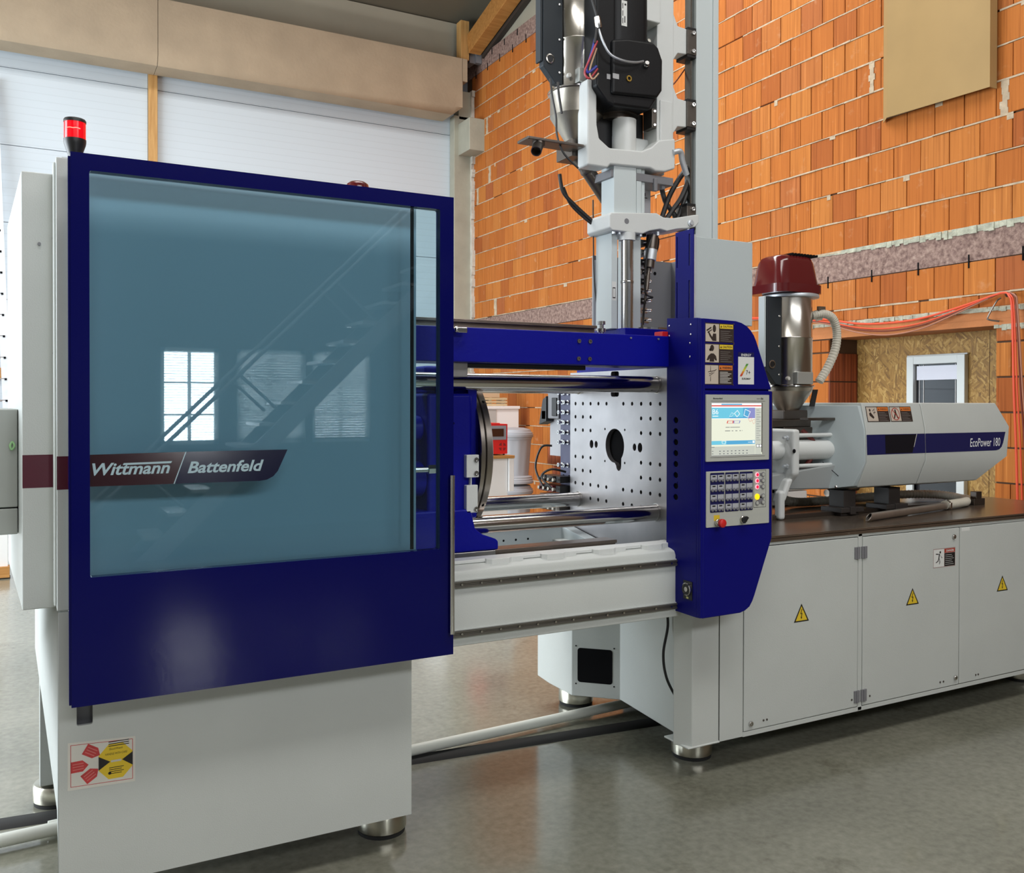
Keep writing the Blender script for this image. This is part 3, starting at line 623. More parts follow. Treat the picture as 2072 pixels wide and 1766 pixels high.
for z0 in (0.928, 0.748):
    mb = MB(); mb.prism([(2.986, z0), (2.986, z0 + 0.006), (2.991, z0 + 0.009), (2.991, z0 + 0.013), (2.986, z0 + 0.016), (2.986, z0 + 0.022), (3.0, z0 + 0.022), (3.0, z0)], 'x', 0.7, 2.386); rl = obj('slide_rail', mb, RAILM, gb)
    mb = MB(); mb.box(0.7, 2.392, 2.992, 3.001, z0 - 0.003, z0 - 0.0005); mb.box(0.7, 2.392, 2.993, 3.001, z0 + 0.0225, z0 + 0.026); obj('rail_edge', mb, GREY, rl)
    mb = MB()
    for j in range(13): mb.cyl((1.39 + j * 0.0795, 2.988, z0 + 0.011), (1.39 + j * 0.0795, 2.9895 - 0.005, z0 + 0.011), 0.0042, n=10)
    obj('rail_screw', mb, [CHROME], rl, kind='stuff')
# --- right leg
mb = MB(); mb.prism([(2.466, 3.0), (2.612, 3.0), (2.612, 4.2), (2.40, 4.2), (2.385, 4.05), (2.385, 3.83), (2.56, 3.66), (2.515, 3.18), (2.425, 3.075)], 'z', 0.143, 0.90)
mb.prism([(2.44, 2.996), (2.616, 2.996), (2.616, 3.16), (2.44, 3.16)], 'z', 0.143, 0.152)
leg = obj('frame_leg', mb, GREY, mc, bev=0.006)
a = Vector((2.56, 3.66, 0)); c = Vector((2.385, 3.83, 0)); e = (a - c).normalized(); nrm = e.cross(Vector((0, 0, 1)))
PL = Matrix(((e.x, 0, nrm.x, c.x), (e.y, 0, nrm.y, c.y), (0, 1, 0, 0), (0, 0, 0, 1)))
mb = MB(); mb.mesh(plate_mesh(rrect(0.030, 0.205, 0.215, 0.385, 0.014), [], 0.002), PL @ Matrix.Translation((0, 0, 0.0006))); obj('access_opening', mb, DARK, leg)
mb = MB()
for q in ((0.022, 0.206), (0.213, 0.206), (0.022, 0.394), (0.213, 0.394)): mb.disc(PL, q[0], q[1], 0.004, z=0.0015, n=8)
obj('screw_hole', mb, DARK, leg)
mb = MB(); mb.tube(bez([(2.475, 3.20, 0.74), (2.50, 3.21, 0.62), (2.46, 3.19, 0.50), (2.462, 3.17, 0.40), (2.50, 3.15, 0.31)], 10), 0.006, 8); o = obj('sensor_cable', mb, CABLE, leg)
# --- sheet behind the door
mb = MB(); mb.box(0.11, 1.209, 2.985, 3.0, 0.98, 2.305); mb.box(1.195, 1.209, 3.0, 3.05, 0.98, 2.305); obj('toggle_cover', mb, mat('pale_sheet_metal', (0.43, 0.49, 0.54), 0.5), mc)
# --- top beam
mb = MB(); mb.box(0.35, 2.384, 3.05, 3.26, 1.753, 1.882)
tb = obj('top_beam', mb, BLUE2, mc, bev=0.004)
mb = MB(); mb.box(0.6, 2.05, 3.10, 3.19, 1.882, 1.888); mb.box(0.6, 2.05, 3.12, 3.17, 1.888, 1.905); mb.box(0.6, 2.05, 3.10, 3.19, 1.905, 1.917); obj('top_rail', mb, BROWNST, tb, bev=0.0015)
mb = MB()
for x, z in ((1.930, 1.847), (1.982, 1.847), (1.928, 1.777), (1.980, 1.777)): mb.lathe([(0.0085, 0), (0.0085, -0.004), (0.004, -0.004), (0.004, -0.001)], (x, 3.0495, z), (0, 1, 0), n=14)
obj('socket_bolt', mb, DSTEEL, tb)
mb = MB()
for x in (2.18, 2.32): mb.cyl((x, 3.05, 1.868), (x, 3.045, 1.868), 0.004, n=10)
obj('set_screw', mb, MIDG, tb)
mb = MB(); mb.box(1.40, 1.475, 3.12, 3.22, 1.70, 1.753); obj('spacer_block', mb, STEEL, tb, bev=0.002)
mb = MB(); mb.box(1.47, 2.02, 3.14, 3.20, 1.736, 1.753); obj('under_bar', mb, BLACK, tb, bev=0.002)
mb = MB(); mb.box(2.345, 2.40, 3.055, 3.11, 1.862, 1.902); o = obj('red_block', mb, RED, tb, bev=0.003)
mb = MB(); mb.lathe([(0.012, 0), (0.012, 0.012), (0.018, 0.014), (0.018, 0.03), (0.010, 0.031), (0.010, 0.045), (0.017, 0.046), (0.017, 0.06), (0.001, 0.061)], (2.11, 3.16, 1.882), n=12); obj('top_bolt', mb, CHROME, tb)
mb = MB(); mb.lathe([(0.012, 0), (0.012, 0.03), (0.005, 0.035)], (1.385, 3.05, 1.87), (0, -1, 0)); mb.box(1.385, 1.425, 3.015, 3.035, 1.858, 1.878); obj('latch', mb, CHROME, tb, bev=0.003)
# --- fixed platen: plate with drilled holes
hs = []
H = lambda y, z, rad=0.0095, n=12: hs.append(circ(-y, z, rad, n))
cols5 = [YC + 0.0715 * k + (0.0 if 0 else 0) for k in (-5, -4, -3, -2, -1, 1, 2, 3, 4, 5)]
for z in (1.598, 1.187):
    for y in cols5: H(y, z)
for z in (1.530, 1.462, 1.324, 1.255):
    for y in cols5[:3] + cols5[-3:]: H(y, z)
for y in cols5[2:8]: H(y, 1.118)
for y in (YC - 0.084, YC + 0.084):
    for z in (1.315, 1.473): H(y, z, 0.006)
for y, rad in ((YC + 0.205, 0.017), (YC + 0.163, 0.014), (YC - 0.163, 0.014), (YC - 0.206, 0.018)): hs.append(circ(-y, 1.394, rad, 16, rad * 1.25))
ctr = circ(-YC, 1.394, 0.079, 32, 0.083); ctr = [p for p in ctr if not (p[1] < 1.325 and -YC + 0.01 < p[0] < -YC + 0.056)]
k = min(range(len(ctr)), key=lambda i: (ctr[i][0] - (-YC + 0.056)) ** 2 + (ctr[i][1] - 1.332) ** 2)
tail = [(-YC + 0.034 + 0.021 * math.cos(t), 1.300 + 0.026 * math.sin(t)) for t in [PI + 0.1 + i * (PI - 0.2) / 8 for i in range(9)]]
i0 = [i for i in range(len(ctr)) if ctr[i][1] < 1.394 and ctr[i][0] <= -YC + 0.01][-1]
hs.append(ctr[:i0 + 1] + tail + ctr[i0 + 1:])
hs.append(rrect(-YC - 0.034, -YC + 0.034, 1.632, 1.755, 0.012))
mb = MB(); mb.mesh(plate_mesh([(-4.05, 0.885), (-3.20, 0.885), (-3.20, 1.758), (-4.05, 1.758)], hs, 0.024), LEFT(2.522))
fp = obj('fixed_platen', mb, PLATEN, mc, ang=30)
mb = MB(); mb.box(2.5345, 2.76, 3.205, 4.045, 0.89, 1.753); obj('platen_body', mb, DARK, fp)
mb = MB(); mb.box(2.562, 2.80, 3.19, 4.07, 1.755, 1.882); mb.box(2.40, 2.80, 3.262, 4.07, 1.86, 1.90); obj('platen_cap', mb, BLUE2, fp, bev=0.003)
for y in (3.311, 3.971):
    for z in (1.685, 1.105):
        mb = MB(); mb.cyl((0.3, y, z), (2.512, y, z), 0.0365, n=40); o = obj('tie_bar', mb, CHROME, mc)
        mb = MB(); mb.lathe([(0.0385, 0), (0.0385, 0.012), (0.046, 0.013), (0.046, 0.0145)], (2.4975, y, z), (1, 0, 0), n=40); obj('collar', mb, STEEL, o)
# --- moving platen
mb = MB(); mb.box(1.37, 1.562, 3.26, 4.02, 1.150, 1.638); mb.box(1.40, 1.54, 3.36, 3.92, 1.638, 1.75)
mp = obj('moving_platen', mb, BLUE2, mc, bev=0.014, seg=3)
mb = MB(); mb.prism([(1.30, 1.18), (1.55, 1.18), (1.55, 1.16), (1.565, 1.10), (1.60, 1.075), (1.655, 1.055), (1.668, 1.045), (1.668, 1.010), (1.30, 1.010)], 'y', 3.235, 3.42); obj('platen_foot', mb, BLUE2, mp, bev=0.008, seg=3)
mb = MB(); mb.box(1.30, 1.655, 3.235, 3.40, 0.962, 1.010); car = obj('carriage_shoe', mb, STEEL, mp, bev=0.003)
mb = MB()
for x in (1.50, 1.59): mb.lathe([(0.007, 0), (0.007, 0.003), (0.003, 0.003)], (x, 3.2345, 0.984), (0, -1, 0), n=12)
obj('socket_bolt', mb, DSTEEL, car)
mb = MB(); mb.box(1.562, 1.60, 3.30, 3.98, 1.06, 1.72); obj('ejector_plate', mb, BLUE2, mp)
for x0, x1, rr in ((1.596, 1.619, 0.363), (1.622, 1.652, 0.363)):
    mb = MB(); mb.lathe([(rr - 0.004, 0), (rr, 0.003), (rr, x1 - x0 - 0.003), (rr - 0.004, x1 - x0)], (x0, YC - 0.03, 1.394), (1, 0, 0), n=96); dk = obj('mounting_disc', mb, mat('disc_steel', (0.33, 0.30, 0.27), 0.28, 1.0, var=0.12, vscale=5), mp)
mb = MB(); mb.cyl((1.617, YC - 0.03, 1.394), (1.624, YC - 0.03, 1.394), 0.357, n=96); obj('joint_gap', mb, DARK, mp)
for an in (-0.62, 0.62):
    yy = YC - 0.03 - 0.363 * math.cos(an); zz = 1.394 - 0.363 * math.sin(an) * -1
    mb = MB(); d = Vector((0, -math.cos(an), math.sin(an))); c0 = Vector((1.637, YC - 0.03, 1.394)) + d * 0.3635; mb.lathe([(0.0065, 0), (0.0055, 0.0006)], c0, d, n=14); obj('lifting_hole', mb, DARK, mp)
mb = MB(); mb.box(1.525, 1.580, 3.235, 3.262, 1.305, 1.395); mb.box(1.545, 1.551, 3.24, 3.26, 1.27, 1.31); mb.box(1.525, 1.575, 3.235, 3.262, 1.165, 1.275); sb = obj('switch_bracket', mb, WHITE_P, mp, bev=0.003)
mb = MB()
for z in (1.375, 1.322, 1.180): mb.lathe([(0.010, 0), (0.010, 0.006), (0.005, 0.006), (0.005, 0.002)], (1.566, 3.2345, z), (0, -1, 0), n=8)
obj('hex_bolt', mb, CHROME, sb)
mb = MB()
for z in (1.52, 1.31, 1.20): mb.cyl((1.478, 3.2595, z), (1.478, 3.258, z), 0.005, n=10)
obj('tapped_hole', mb, DARK, mp)
mb = MB(); mb.lathe([(0.019, 0), (0.019, 0.03), (0.014, 0.034), (0.014, 0.05)], (1.345, 3.20, 1.345), (1, 0, 0.0), n=6); mb.cyl((1.15, 3.2, 1.345), (1.345, 3.2, 1.345), 0.012, n=14); obj('adjusting_nut', mb, CHROME, mp)
mb = MB(); mb.cyl((0.9, 3.33, 1.30), (1.37, 3.33, 1.30), 0.07, n=24); mb.cyl((0.9, 3.34, 1.5), (1.37, 3.34, 1.5), 0.05, n=24); mb.box(0.9, 1.2, 3.20, 4.0, 1.05, 1.74); obj('toggle_block', mb, BLUE2, mp, bev=0.01)
# --- slide rails and tray in the mould space
mb = MB(); mb.box(1.25, 2.27, 3.27, 3.36, 0.930, 0.966); mb.box(1.25, 2.27, 3.285, 3.345, 0.966, 0.990); mb.box(1.25, 2.27, 3.272, 3.358, 0.990, 1.004); obj('lower_rail', mb, BROWNST, mc, bev=0.002)
mb = MB(); mb.box(1.2, 2.50, 3.10, 4.06, 0.80, 0.82); mb.box(1.2, 2.50, 4.02, 4.06, 0.82, 0.965); mb.prism([(3.15, 0.82), (4.03, 0.82), (4.03, 0.965), (3.62, 0.90), (3.15, 0.90)], 'x', 2.44, 2.50)
tr = obj('chute_tray', mb, GREY2, mc, bev=0.003)
mb = MB()
for x in (1.99, 2.10, 2.17, 2.24): mb.disc(FRONT(4.0195), x, 0.91, 0.006, z=0.0, n=10)
obj('hole', mb, DARK, tr)
# valve strip on the rear side of the fixed platen
mb = MB(); mb.box(2.54, 2.62, 4.075, 4.20, 0.98, 1.75); vs = obj('coupling_strip', mb, VIOG, mc, bev=0.003)
mb = MB(); mb.lathe([(0.013, 0), (0.013, 0.012), (0.007, 0.012), (0.007, 0.028), (0.011, 0.029), (0.011, 0.036), (0.005, 0.036), (0.005, 0.03)], (0, 0, 0), (-1, 0, 0), n=12); cm = small(mb, CHROME)
for z in (1.655, 1.605, 1.552, 1.498, 1.445, 1.392, 1.270):
    for y in (4.108, 4.165): inst('coupling', cm, vs, (2.54, y, z))
mb = MB()
for y in (4.108, 4.165): mb.disc(LEFT(2.5395), -y, 1.20, 0.014, 0.018, n=14)
obj('port', mb, DARK, vs)
mb = MB(); rnd = random.Random(5)
for r_ in range(4):
    for c_ in range(4):
        y0, z0 = 4.07 + c_ * 0.05, 1.03 + r_ * 0.050; mb.mi = rnd.choice((0, 0, 1, 2)); mb.box(2.44 + 0.02 * rnd.random(), 2.53, y0, y0 + 0.042, z0, z0 + 0.034); mb.mi = 3; mb.cyl((2.44, y0 + 0.02, z0 + 0.017), (2.425, y0 + 0.02, z0 + 0.017), 0.010, n=10)
obj('valve_block', mb, [BLACK, DSTEEL, mat('dark_red_plastic', (0.12, 0.01, 0.012), 0.5), CAST], mc, bev=0.002)
mb = MB(); mb.tube(bez([(2.43, 4.10, 1.15), (2.40, 4.16, 1.21), (2.44, 4.13, 1.25), (2.52, 4.11, 1.235)], 8), 0.006, 8); mb.tube(bez([(2.44, 4.2, 1.14), (2.42, 4.26, 1.25), (2.45, 4.25, 1.36), (2.50, 4.22, 1.37)], 8), 0.006, 8); obj('air_hose', mb, CABLE, mc)
mb = MB(); mb.box(2.53, 2.66, 4.205, 4.32, 1.515, 1.66); cb = obj('connector_housing', mb, MIDG, mc, bev=0.006)
mb = MB(); mb.box(2.522, 2.53, 4.215, 4.265, 1.53, 1.63); mb.box(2.52, 2.55, 4.325, 4.37, 1.51, 1.56); mb.hexa([(2.52, 4.32, 1.50), (2.58, 4.32, 1.5), (2.58, 4.40, 1.48), (2.52, 4.40, 1.48), (2.52, 4.32, 1.64), (2.58, 4.32, 1.64), (2.58, 4.36, 1.62), (2.52, 4.36, 1.62)]); obj('socket', mb, BLACK, cb, bev=0.003)
mb = MB(); mb.box(2.57, 2.59, 4.205, 4.36, 1.31, 1.53); obj('grey_plate', mb, mat('violet_grey_paint', (0.36, 0.36, 0.38), 0.5), cb)

# --- sliding door
mb = MB(); mb.mesh(plate_mesh([(0.106, 0.729), (1.298, 0.729), (1.298, 2.310), (0.106, 2.312)], [rrect(0.155, 1.247, 1.097, 2.264, 0.006)], 0.035), FRONT(2.8775))
mb.box(0.10, 0.106, 2.866, 2.91, 0.735, 2.30)
door = obj('sliding_door', mb, BLUE, mc)
mb = MB(); mb.box(0.150, 1.252, 2.878, 2.882, 1.092, 2.269); o = obj('window_pane', mb, PANE, door); o['label'] = 'glossy blue tinted pane'
mb = MB(); mb.box(1.150, 1.160, 2.884, 2.892, 1.10, 2.262); obj('pane_edge_seal', mb, DARK, door)
mb = MB(); P = FRONT(2.8772)
mb.mi = 0; mb.shape(P, [(0.156, 1.357), (0.384, 1.356), (0.418, 1.4515), (0.156, 1.449)])
mb.mi = 1; mb.shape(P, [(0.387, 1.356), (0.640, 1.355), (0.662, 1.358), (0.682, 1.368), (0.696, 1.384), (0.727, 1.4515), (0.421, 1.4515)])
mb.mi = 2; mb.shape(P, [(0.384, 1.356), (0.387, 1.356), (0.421, 1.4515), (0.418, 1.4515)], 0.0002)
foil = obj('brand_foil', mb, [mat('dark_maroon_foil', (0.028, 0.006, 0.010), 0.12), mat('dark_navy_foil', (0.006, 0.007, 0.030), 0.12), SILVERB], door)
mb = MB(); mb.text(P, 'Wittmann', 0.162, 0.374, 1.388, 1.424, 0.0006, 0.28, 0.022); mb.shape(P, [(0.243, 1.4165), (0.377, 1.4185), (0.380, 1.4245), (0.246, 1.4225)], 0.0007); obj('lettering', mb, SILVERB, door)
mb = MB(); mb.text(P, 'Battenfeld', 0.424, 0.652, 1.386, 1.422, 0.0006, 0.28, 0.024); obj('lettering', mb, SILVERB, door)
mb = MB(); mb.cyl((1.288, 2.848, 0.803), (1.288, 2.848, 1.351), 0.0085, n=16); mb.cyl((1.288, 2.848, 0.83), (1.288, 2.866, 0.83), 0.006, n=10); mb.cyl((1.288, 2.848, 1.32), (1.288, 2.866, 1.32), 0.006, n=10); obj('handle', mb, CHROME, door)
for z0 in (0.928, 0.748):
    for x in (0.35, 1.10): mb = MB(); mb.box(x, x + 0.1, 2.893, 2.986, z0, z0 + 0.022); obj('door_roller', mb, DSTEEL, door)

# --- right base with its cabinet doors
mb = MB(); mb.box(2.616, 5.35, 3.012, 4.10, 0.16, 0.985); mb.box(2.616, 2.747, 3.0, 3.012, 0.146, 0.985); mb.box(3.460, 3.487, 3.0, 3.012, 0.146, 0.985); mb.box(2.747, 5.35, 3.0, 3.012, 0.143, 0.164); mb.box(2.747, 5.35, 3.0, 3.012, 0.972, 0.985); mb.box(4.905, 5.35, 3.0, 3.012, 0.164, 0.972)
rb = obj('injection_base', mb, GREY, mc, bev=0.002)
mb = MB(); mb.box(2.611, 2.618, 3.004, 3.02, 0.15, 0.98); mb.box(2.75, 4.9, 3.0105, 3.0118, 0.165, 0.971); obj('shadow_gap', mb, DARK, rb)
mb = MB(); mb.box(2.80, 5.36, 2.993, 4.12, 1.004, 1.012); mb.box(2.616, 5.36, 2.993, 2.999, 0.985, 1.006); mb.box(2.616, 5.36, 2.993, 4.12, 0.998, 1.004)
mb2 = MB(); mb2.box(2.85, 5.3, 3.42, 4.05, 0.0, 0.155); obj('under_base_light_block', mb2, BLACK, mc)  # black box added under the base to stop light coming through from behind
tp = obj('steel_top', mb, PLATE, mc, bev=0.002)
mb = MB()
for x in (3.39, 4.28, 5.0): mb.cyl((x, 2.993, 0.992), (x, 2.990, 0.992), 0.004, n=10)
obj('screw', mb, CHROME, tp)
lockm = MB(); lockm.lathe([(0.012, 0), (0.012, 0.006), (0.010, 0.009), (0.0045, 0.009), (0.0045, 0.003)], (0, 0, 0), (0, -1, 0), n=18); lockm = small(lockm, CHROME)
boltm = MB(); boltm.lathe([(0.005, 0), (0.005, 0.002), (0.003, 0.003)], (0, 0, 0), (0, -1, 0), n=10); boltm = small(boltm, DSTEEL)
hingem = MB(); hingem.box(-0.018, 0.018, -0.006, 0, -0.028, 0.028); hingem.cyl((0, -0.007, -0.028), (0, -0.007, 0.028), 0.005, n=10); hingem = small(hingem, MIDG)
def tri_sign(P, cx, cz, w):
    mb = MB(); h = w * 0.88; mb.mi = 1; mb.shape(P, [(cx - w / 2, cz - h * .42), (cx + w / 2, cz - h * .42), (cx, cz + h * .58)])
    mb.mi = 0; mb.shape(P, [(cx - w * .385, cz - h * .35), (cx + w * .385, cz - h * .35), (cx, cz + h * .44)], 0.0004)
    mb.mi = 1; q = [(0.02, 0.30), (-0.10, -0.02), (0.0, 0.0), (-0.04, -0.20), (-0.075, -0.19), (-0.01, -0.34), (0.05, -0.20), (0.012, -0.205), (0.07, 0.05), (-0.03, 0.03), (0.06, 0.27)]
    mb.shape(P, [(cx + a * w * .9, cz + c * w * .8 + 0.002) for a, c in q], 0.0008); return mb
for i, (x0, x1, z0, z1, hx_, lx, sx) in enumerate(((2.751, 3.457, 0.167, 0.968, 3.450, (2.789, 0.197), 3.092), (3.490, 4.194, 0.167, 0.968, 3.497, (4.148, 0.925), 3.840), (4.199, 4.902, 0.167, 0.968, None, None, 4.546))):
    mb = MB(); mb.box(x0, x1, 2.9985, 3.010, z0, z1); dr = obj('cabinet_door', mb, GREY, mc, bev=0.003)
    if hx_:
        for z in (0.895, 0.215): inst('hinge', hingem, dr, (hx_, 3.000, z))
    if lx: inst('lock', lockm, dr, (lx[0], 2.9985, lx[1]))
    if i == 1: inst('lock', lockm, dr, (4.165, 2.9985, 0.205))
    mb = tri_sign(FRONT(2.9980), sx, 0.645, 0.094); o = obj('hazard_sign', mb, [YEL, INK], dr); o['label'] = 'yellow triangle with a lightning flash'
    for px_, pz in {0: ((2.865, 0.199), (2.885, 0.199), (3.418, 0.205)), 1: ((3.54, 0.205), (4.05, 0.197), (4.075, 0.197)), 2: ((4.33, 0.195), (4.35, 0.195))}[i]: inst('screw', boltm, dr, (px_, 2.9985, pz))
    if i == 1:
        mb = MB(); P = FRONT(2.998); x0, x1, z0, z1 = 3.992, 4.162, 0.776, 0.872
        mb.mi = 1; mb.rect(P, x0, x1, z0, z1); mb.mi = 0; mb.rect(P, x0 + .003, x0 + .083, z0 + .004, z1 - .004, .0003)
        mb.mi = 2; mb.rect(P, x0 + .086, x1 - .003, z1 - .024, z1 - .004, .0003); mb.mi = 3; mb.rect(P, x0 + .086, x1 - .003, z0 + .004, z1 - .026, .0003)
        mb.mi = 0; mb.text(P, 'DANGER', x0 + .100, x1 - .012, z1 - .020, z1 - .009, .0006, 0, .02)
        mb.mi = 3; cx, cz = x0 + .043, z0 + .05     # falling figure
        mb.disc(P, cx + .010, cz + .027, .006, z=.0006)
        for q in (((0, 20), (8, 20), (3, -4), (-4, -2)), ((-2, 16), (-2, 20), (-22, 22), (-24, 17)), ((6, 18), (9, 14), (26, -2), (22, -4)), ((-3, -2), (2, -4), (-4, -18), (-22, -26), (-24, -22), (-9, -15)), ((0, -3), (4, -4), (10, -22), (4, -34), (1, -32), (5, -21))): mb.shape(P, [(cx + a * .001, cz + c * .001) for a, c in q], .0006)
        mb.mi = 0
        for j in range(6): mb.rect(P, x0 + .092, x1 - .012 - .008 * (j % 3), z0 + .012 + j * .0095, z0 + .0135 + j * .0095, .0006)
        o = obj('danger_label', mb, [LAB, mat('label_edge', (0.40, 0.30, 0.28), 0.5), mat('danger_red', (0.40, 0.05, 0.03), 0.5), INK], dr)
    if i == 2:
        mb = MB(); P = FRONT(2.998); mb.rect(P, 4.21, 4.275, 0.948, 0.966); o = obj('small_label', mb, LAB, dr)
# --- operator panel
def arcp(cx, cz, rx, rz, a0, a1, n=8): return [(cx + rx * math.cos(math.radians(a0 + (a1 - a0) * k / n)), cz + rz * math.sin(math.radians(a0 + (a1 - a0) * k / n))) for k in range(n + 1)]
lowo = [(2.385, 1.652), (2.757, 1.652), (2.757, 1.035), (2.664, 0.805)] + [(2.652, 0.780), (2.636, 0.758), (2.612, 0.744), (2.585, 0.737)] + [(2.385, 0.735)]
upo = [(2.385, 1.942), (2.560, 1.938)] + [(2.590, 1.932), (2.618, 1.920), (2.640, 1.903), (2.658, 1.882), (2.671, 1.858)] + [(2.755, 1.658), (2.385, 1.658)]
mb = MB(); mb.prism(lowo, 'y', 2.84, 3.05); cp = obj('control_panel', mb, PANELB, mc, bev=0.004)
mb = MB(); mb.prism(upo, 'y', 2.843, 3.05); obj('upper_cover', mb, PANELB, cp, bev=0.004)
vh = [circ(-3.001, 1.530 - 0.0457 * k, 0.0155, 18, 0.0125) for k in range(8)]
mb = MB(); mb.mesh(plate_mesh([(-3.062, 0.737), (-2.866, 0.735), (-2.866, 1.945), (-3.062, 1.958)], vh, 0.005), LEFT(2.3775)); obj('side_cover', mb, PANELB, cp, bev=0.0015)
mb = MB(); mb.prism([(2.866, 0.735), (2.866, 1.945), (2.842, 1.940), (2.842, 0.737)], 'x', 2.376, 2.39); mb.prism([(2.375, 2.866), (2.375, 2.853), (2.389, 2.8395), (2.395, 2.8395), (2.395, 2.866)], 'z', 0.737, 1.941); obj('corner_strip', mb, PANELB, cp, bev=0.002)
mb = MB(); mb.box(2.381, 2.384, 2.97, 3.04, 1.18, 1.56); obj('vent_back', mb, DARK, cp)
mb = MB(); mb.box(2.39, 2.75, 2.856, 3.04, 1.640, 1.670); obj('seam_backing', mb, PANELB, cp)
mb = MB(); mb.box(2.758, 2.764, 2.846, 2.90, 1.058, 1.648); obj('edge_trim', mb, STAIN, cp)
mb = MB(); P = LEFT(2.3748)
for y, z in ((3.045, 1.925), (2.905, 1.920), (3.045, 1.883), (2.905, 1.880), (2.910, 1.845), (2.910, 1.790)): mb.lathe([(0.0045, 0), (0.0045, -0.002), (0.002, -0.0035)], (2.375, y, z), (1, 0, 0), n=10)
obj('screw', mb, CHROME, cp)
mb = MB(); mb.box(2.372, 2.375, 2.89, 2.945, 0.80, 0.875); lk = obj('lock_plate', mb, BLACK, cp)
mb = MB(); mb.lathe([(0.027, 0), (0.027, -0.008), (0.024, -0.010), (0.024, -0.006)], (2.372, 2.918, 0.842), (1, 0, 0), n=28); obj('lock_ring', mb, CHROME, lk) if 0 else obj('lock_ring', mb, CHROME, cp)
mb = MB(); mb.lathe([(0.0225, 0), (0.0225, -0.007)], (2.3725, 2.918, 0.842), (1, 0, 0), n=24); obj('lock_face', mb, BLACK, cp)
mb = MB(); mb.lathe([(0.010, 0), (0.010, -0.010), (0.004, -0.011)], (2.3725, 2.918, 0.842), (1, 0, 0), n=18); obj('lock_core', mb, STAIN, cp)
mb = MB(); mb.rect(LEFT(2.3712), -2.925, -2.911, 0.803, 0.811); obj('lock_tag', mb, mat('pale_yellow_tag', (0.70, 0.70, 0.30), 0.5), cp)
# safety signs
P = FRONT(2.8422)
def sign(x0, x1, z0, z1, word, head, fig, dense):
    mb = MB(); w = x1 - x0; h = z1 - z0; xm = x0 + w * .50
    mb.mi = 0; mb.rect(P, x0, x1, z0, z1); mb.mi = 1; mb.rect(P, x0 + .004, xm - .002, z0 + .003, z1 - .004, .0003)
    mb.mi = 2; mb.rect(P, xm + .002, x1 - .004, z1 - h * .27, z1 - .004, .0003)
    mb.mi = 0; mb.shape(P, [(xm + .005, z1 - h * .22), (xm + .014, z1 - h * .22), (xm + .0095, z1 - h * .10)], .0006)
    mb.text(P, word, xm + .018, x1 - .008, z1 - h * .215, z1 - h * .105, .0006, 0.0, 0.025)
    mb.mi = 3
    n = 8 if dense else 6
    for j in range(n): mb.rect(P, xm + .006, x1 - .010 - .009 * ((j * 5) % 3), z0 + h * (.08 + .60 * j / n), z0 + h * (.08 + .60 * j / n) + (.0026 if dense else .0013), .0006)
    mb.mi = 0; s = h / 100.0
    for q in fig: mb.shape(P, [(x0 + .004 + a * s, z0 + .004 + c * s) for a, c in q], .0006)
    mb.mi = 4
    for (xx, zz) in ((x0, z0), (x1, z0), (x0, z1), (x1, z1)): mb.disc(P, xx, zz, .0024, z=.0008, n=8)
    o = obj('safety_sign', mb, [INKB, BEIGE, head, mat('dim_print', (0.26, 0.24, 0.22), 0.5) if not dense else PRINT, CHROME], cp); return o
el = lambda cx, cy, rx, ry, n=14: circ(cx, cy, rx, n, ry)
fig1 = [el(58, 66, 11, 20), [(50, 40), (70, 40), (72, 2), (46, 2), (26, 26), (16, 46), (22, 50), (34, 34), (44, 22)], [(8, 50), (40, 68), (36, 74), (6, 58)], [(14, 42), (44, 58), (42, 62), (12, 47)]]
fig2 = [el(44, 72, 13, 16), [(20, 32), (36, 44), (54, 44), (70, 32), (76, 8), (66, 8), (58, 18), (58, 2), (28, 2), (28, 18), (20, 8), (8, 10)], [(24, 66), (38, 72), (38, 56), (28, 56)]]
fig3 = [[(34, 12), (38, 12), (37, 38), (35, 38)], [(34, 60), (38, 60), (37, 88), (35, 88)], [(20, 56), (62, 62), (74, 70), (72, 72), (60, 65), (20, 59)], [(26, 36), (60, 54), (58, 56), (26, 39)], [(26, 46), (50, 54), (48, 56), (25, 49)]]
sign(2.394, 2.546, 1.847, 1.925, 'CAUTION', YEL, fig1, False)
sign(2.393, 2.545, 1.763, 1.842, 'CAUTION', YEL, fig2, False)
sign(2.391, 2.543, 1.676, 1.758, 'WARNING', ORANGE, fig3, True)
mb = MB(); x0, x1, z0, z1 = 2.570, 2.656, 1.679, 1.792
mb.mi = 0; mb.rect(P, x0, x1, z0, z1); mb.mi = 1; mb.rect(P, x0, x1, z1, z1 + .019)
mb.mi = 0; mb.text(P, 'ENERGY', x0 + .016, x1 - .016, z1 + .003, z1 + .013, .0006, 0, .02)
for j, k in enumerate((2, 3, 4, 5, 6)):
    t0, t1 = j / 5, (j + 1) / 5; X = lambda t: x0 + .008 + .036 * t; Z = lambda t: z0 + .033 + .052 * t
    mb.mi = k; mb.shape(P, [(X(t0), Z(t0)), (X(t0) + .012, Z(t0)), (X(t1) + .012, Z(t1)), (X(t1), Z(t1))], .0004)
mb.mi = 7; mb.text(P, '7+', x0 + .042, x1 - .020, z0 + .040, z0 + .058, .0006); mb.text(P, 'EUROMAP', x0 + .020, x1 - .020, z0 + .019, z0 + .027, .0006, 0.1, .02)
obj('energy_label', mb, [LAB, NAVY, mat('en_red', (0.60, 0.06, 0.02), .5), mat('en_orange', (0.72, 0.24, 0.03), .5), mat('en_yellow', (0.72, 0.58, 0.04), .5), mat('en_lime', (0.38, 0.52, 0.05), .5), mat('en_green', (0.09, 0.30, 0.06), .5), INK], cp)
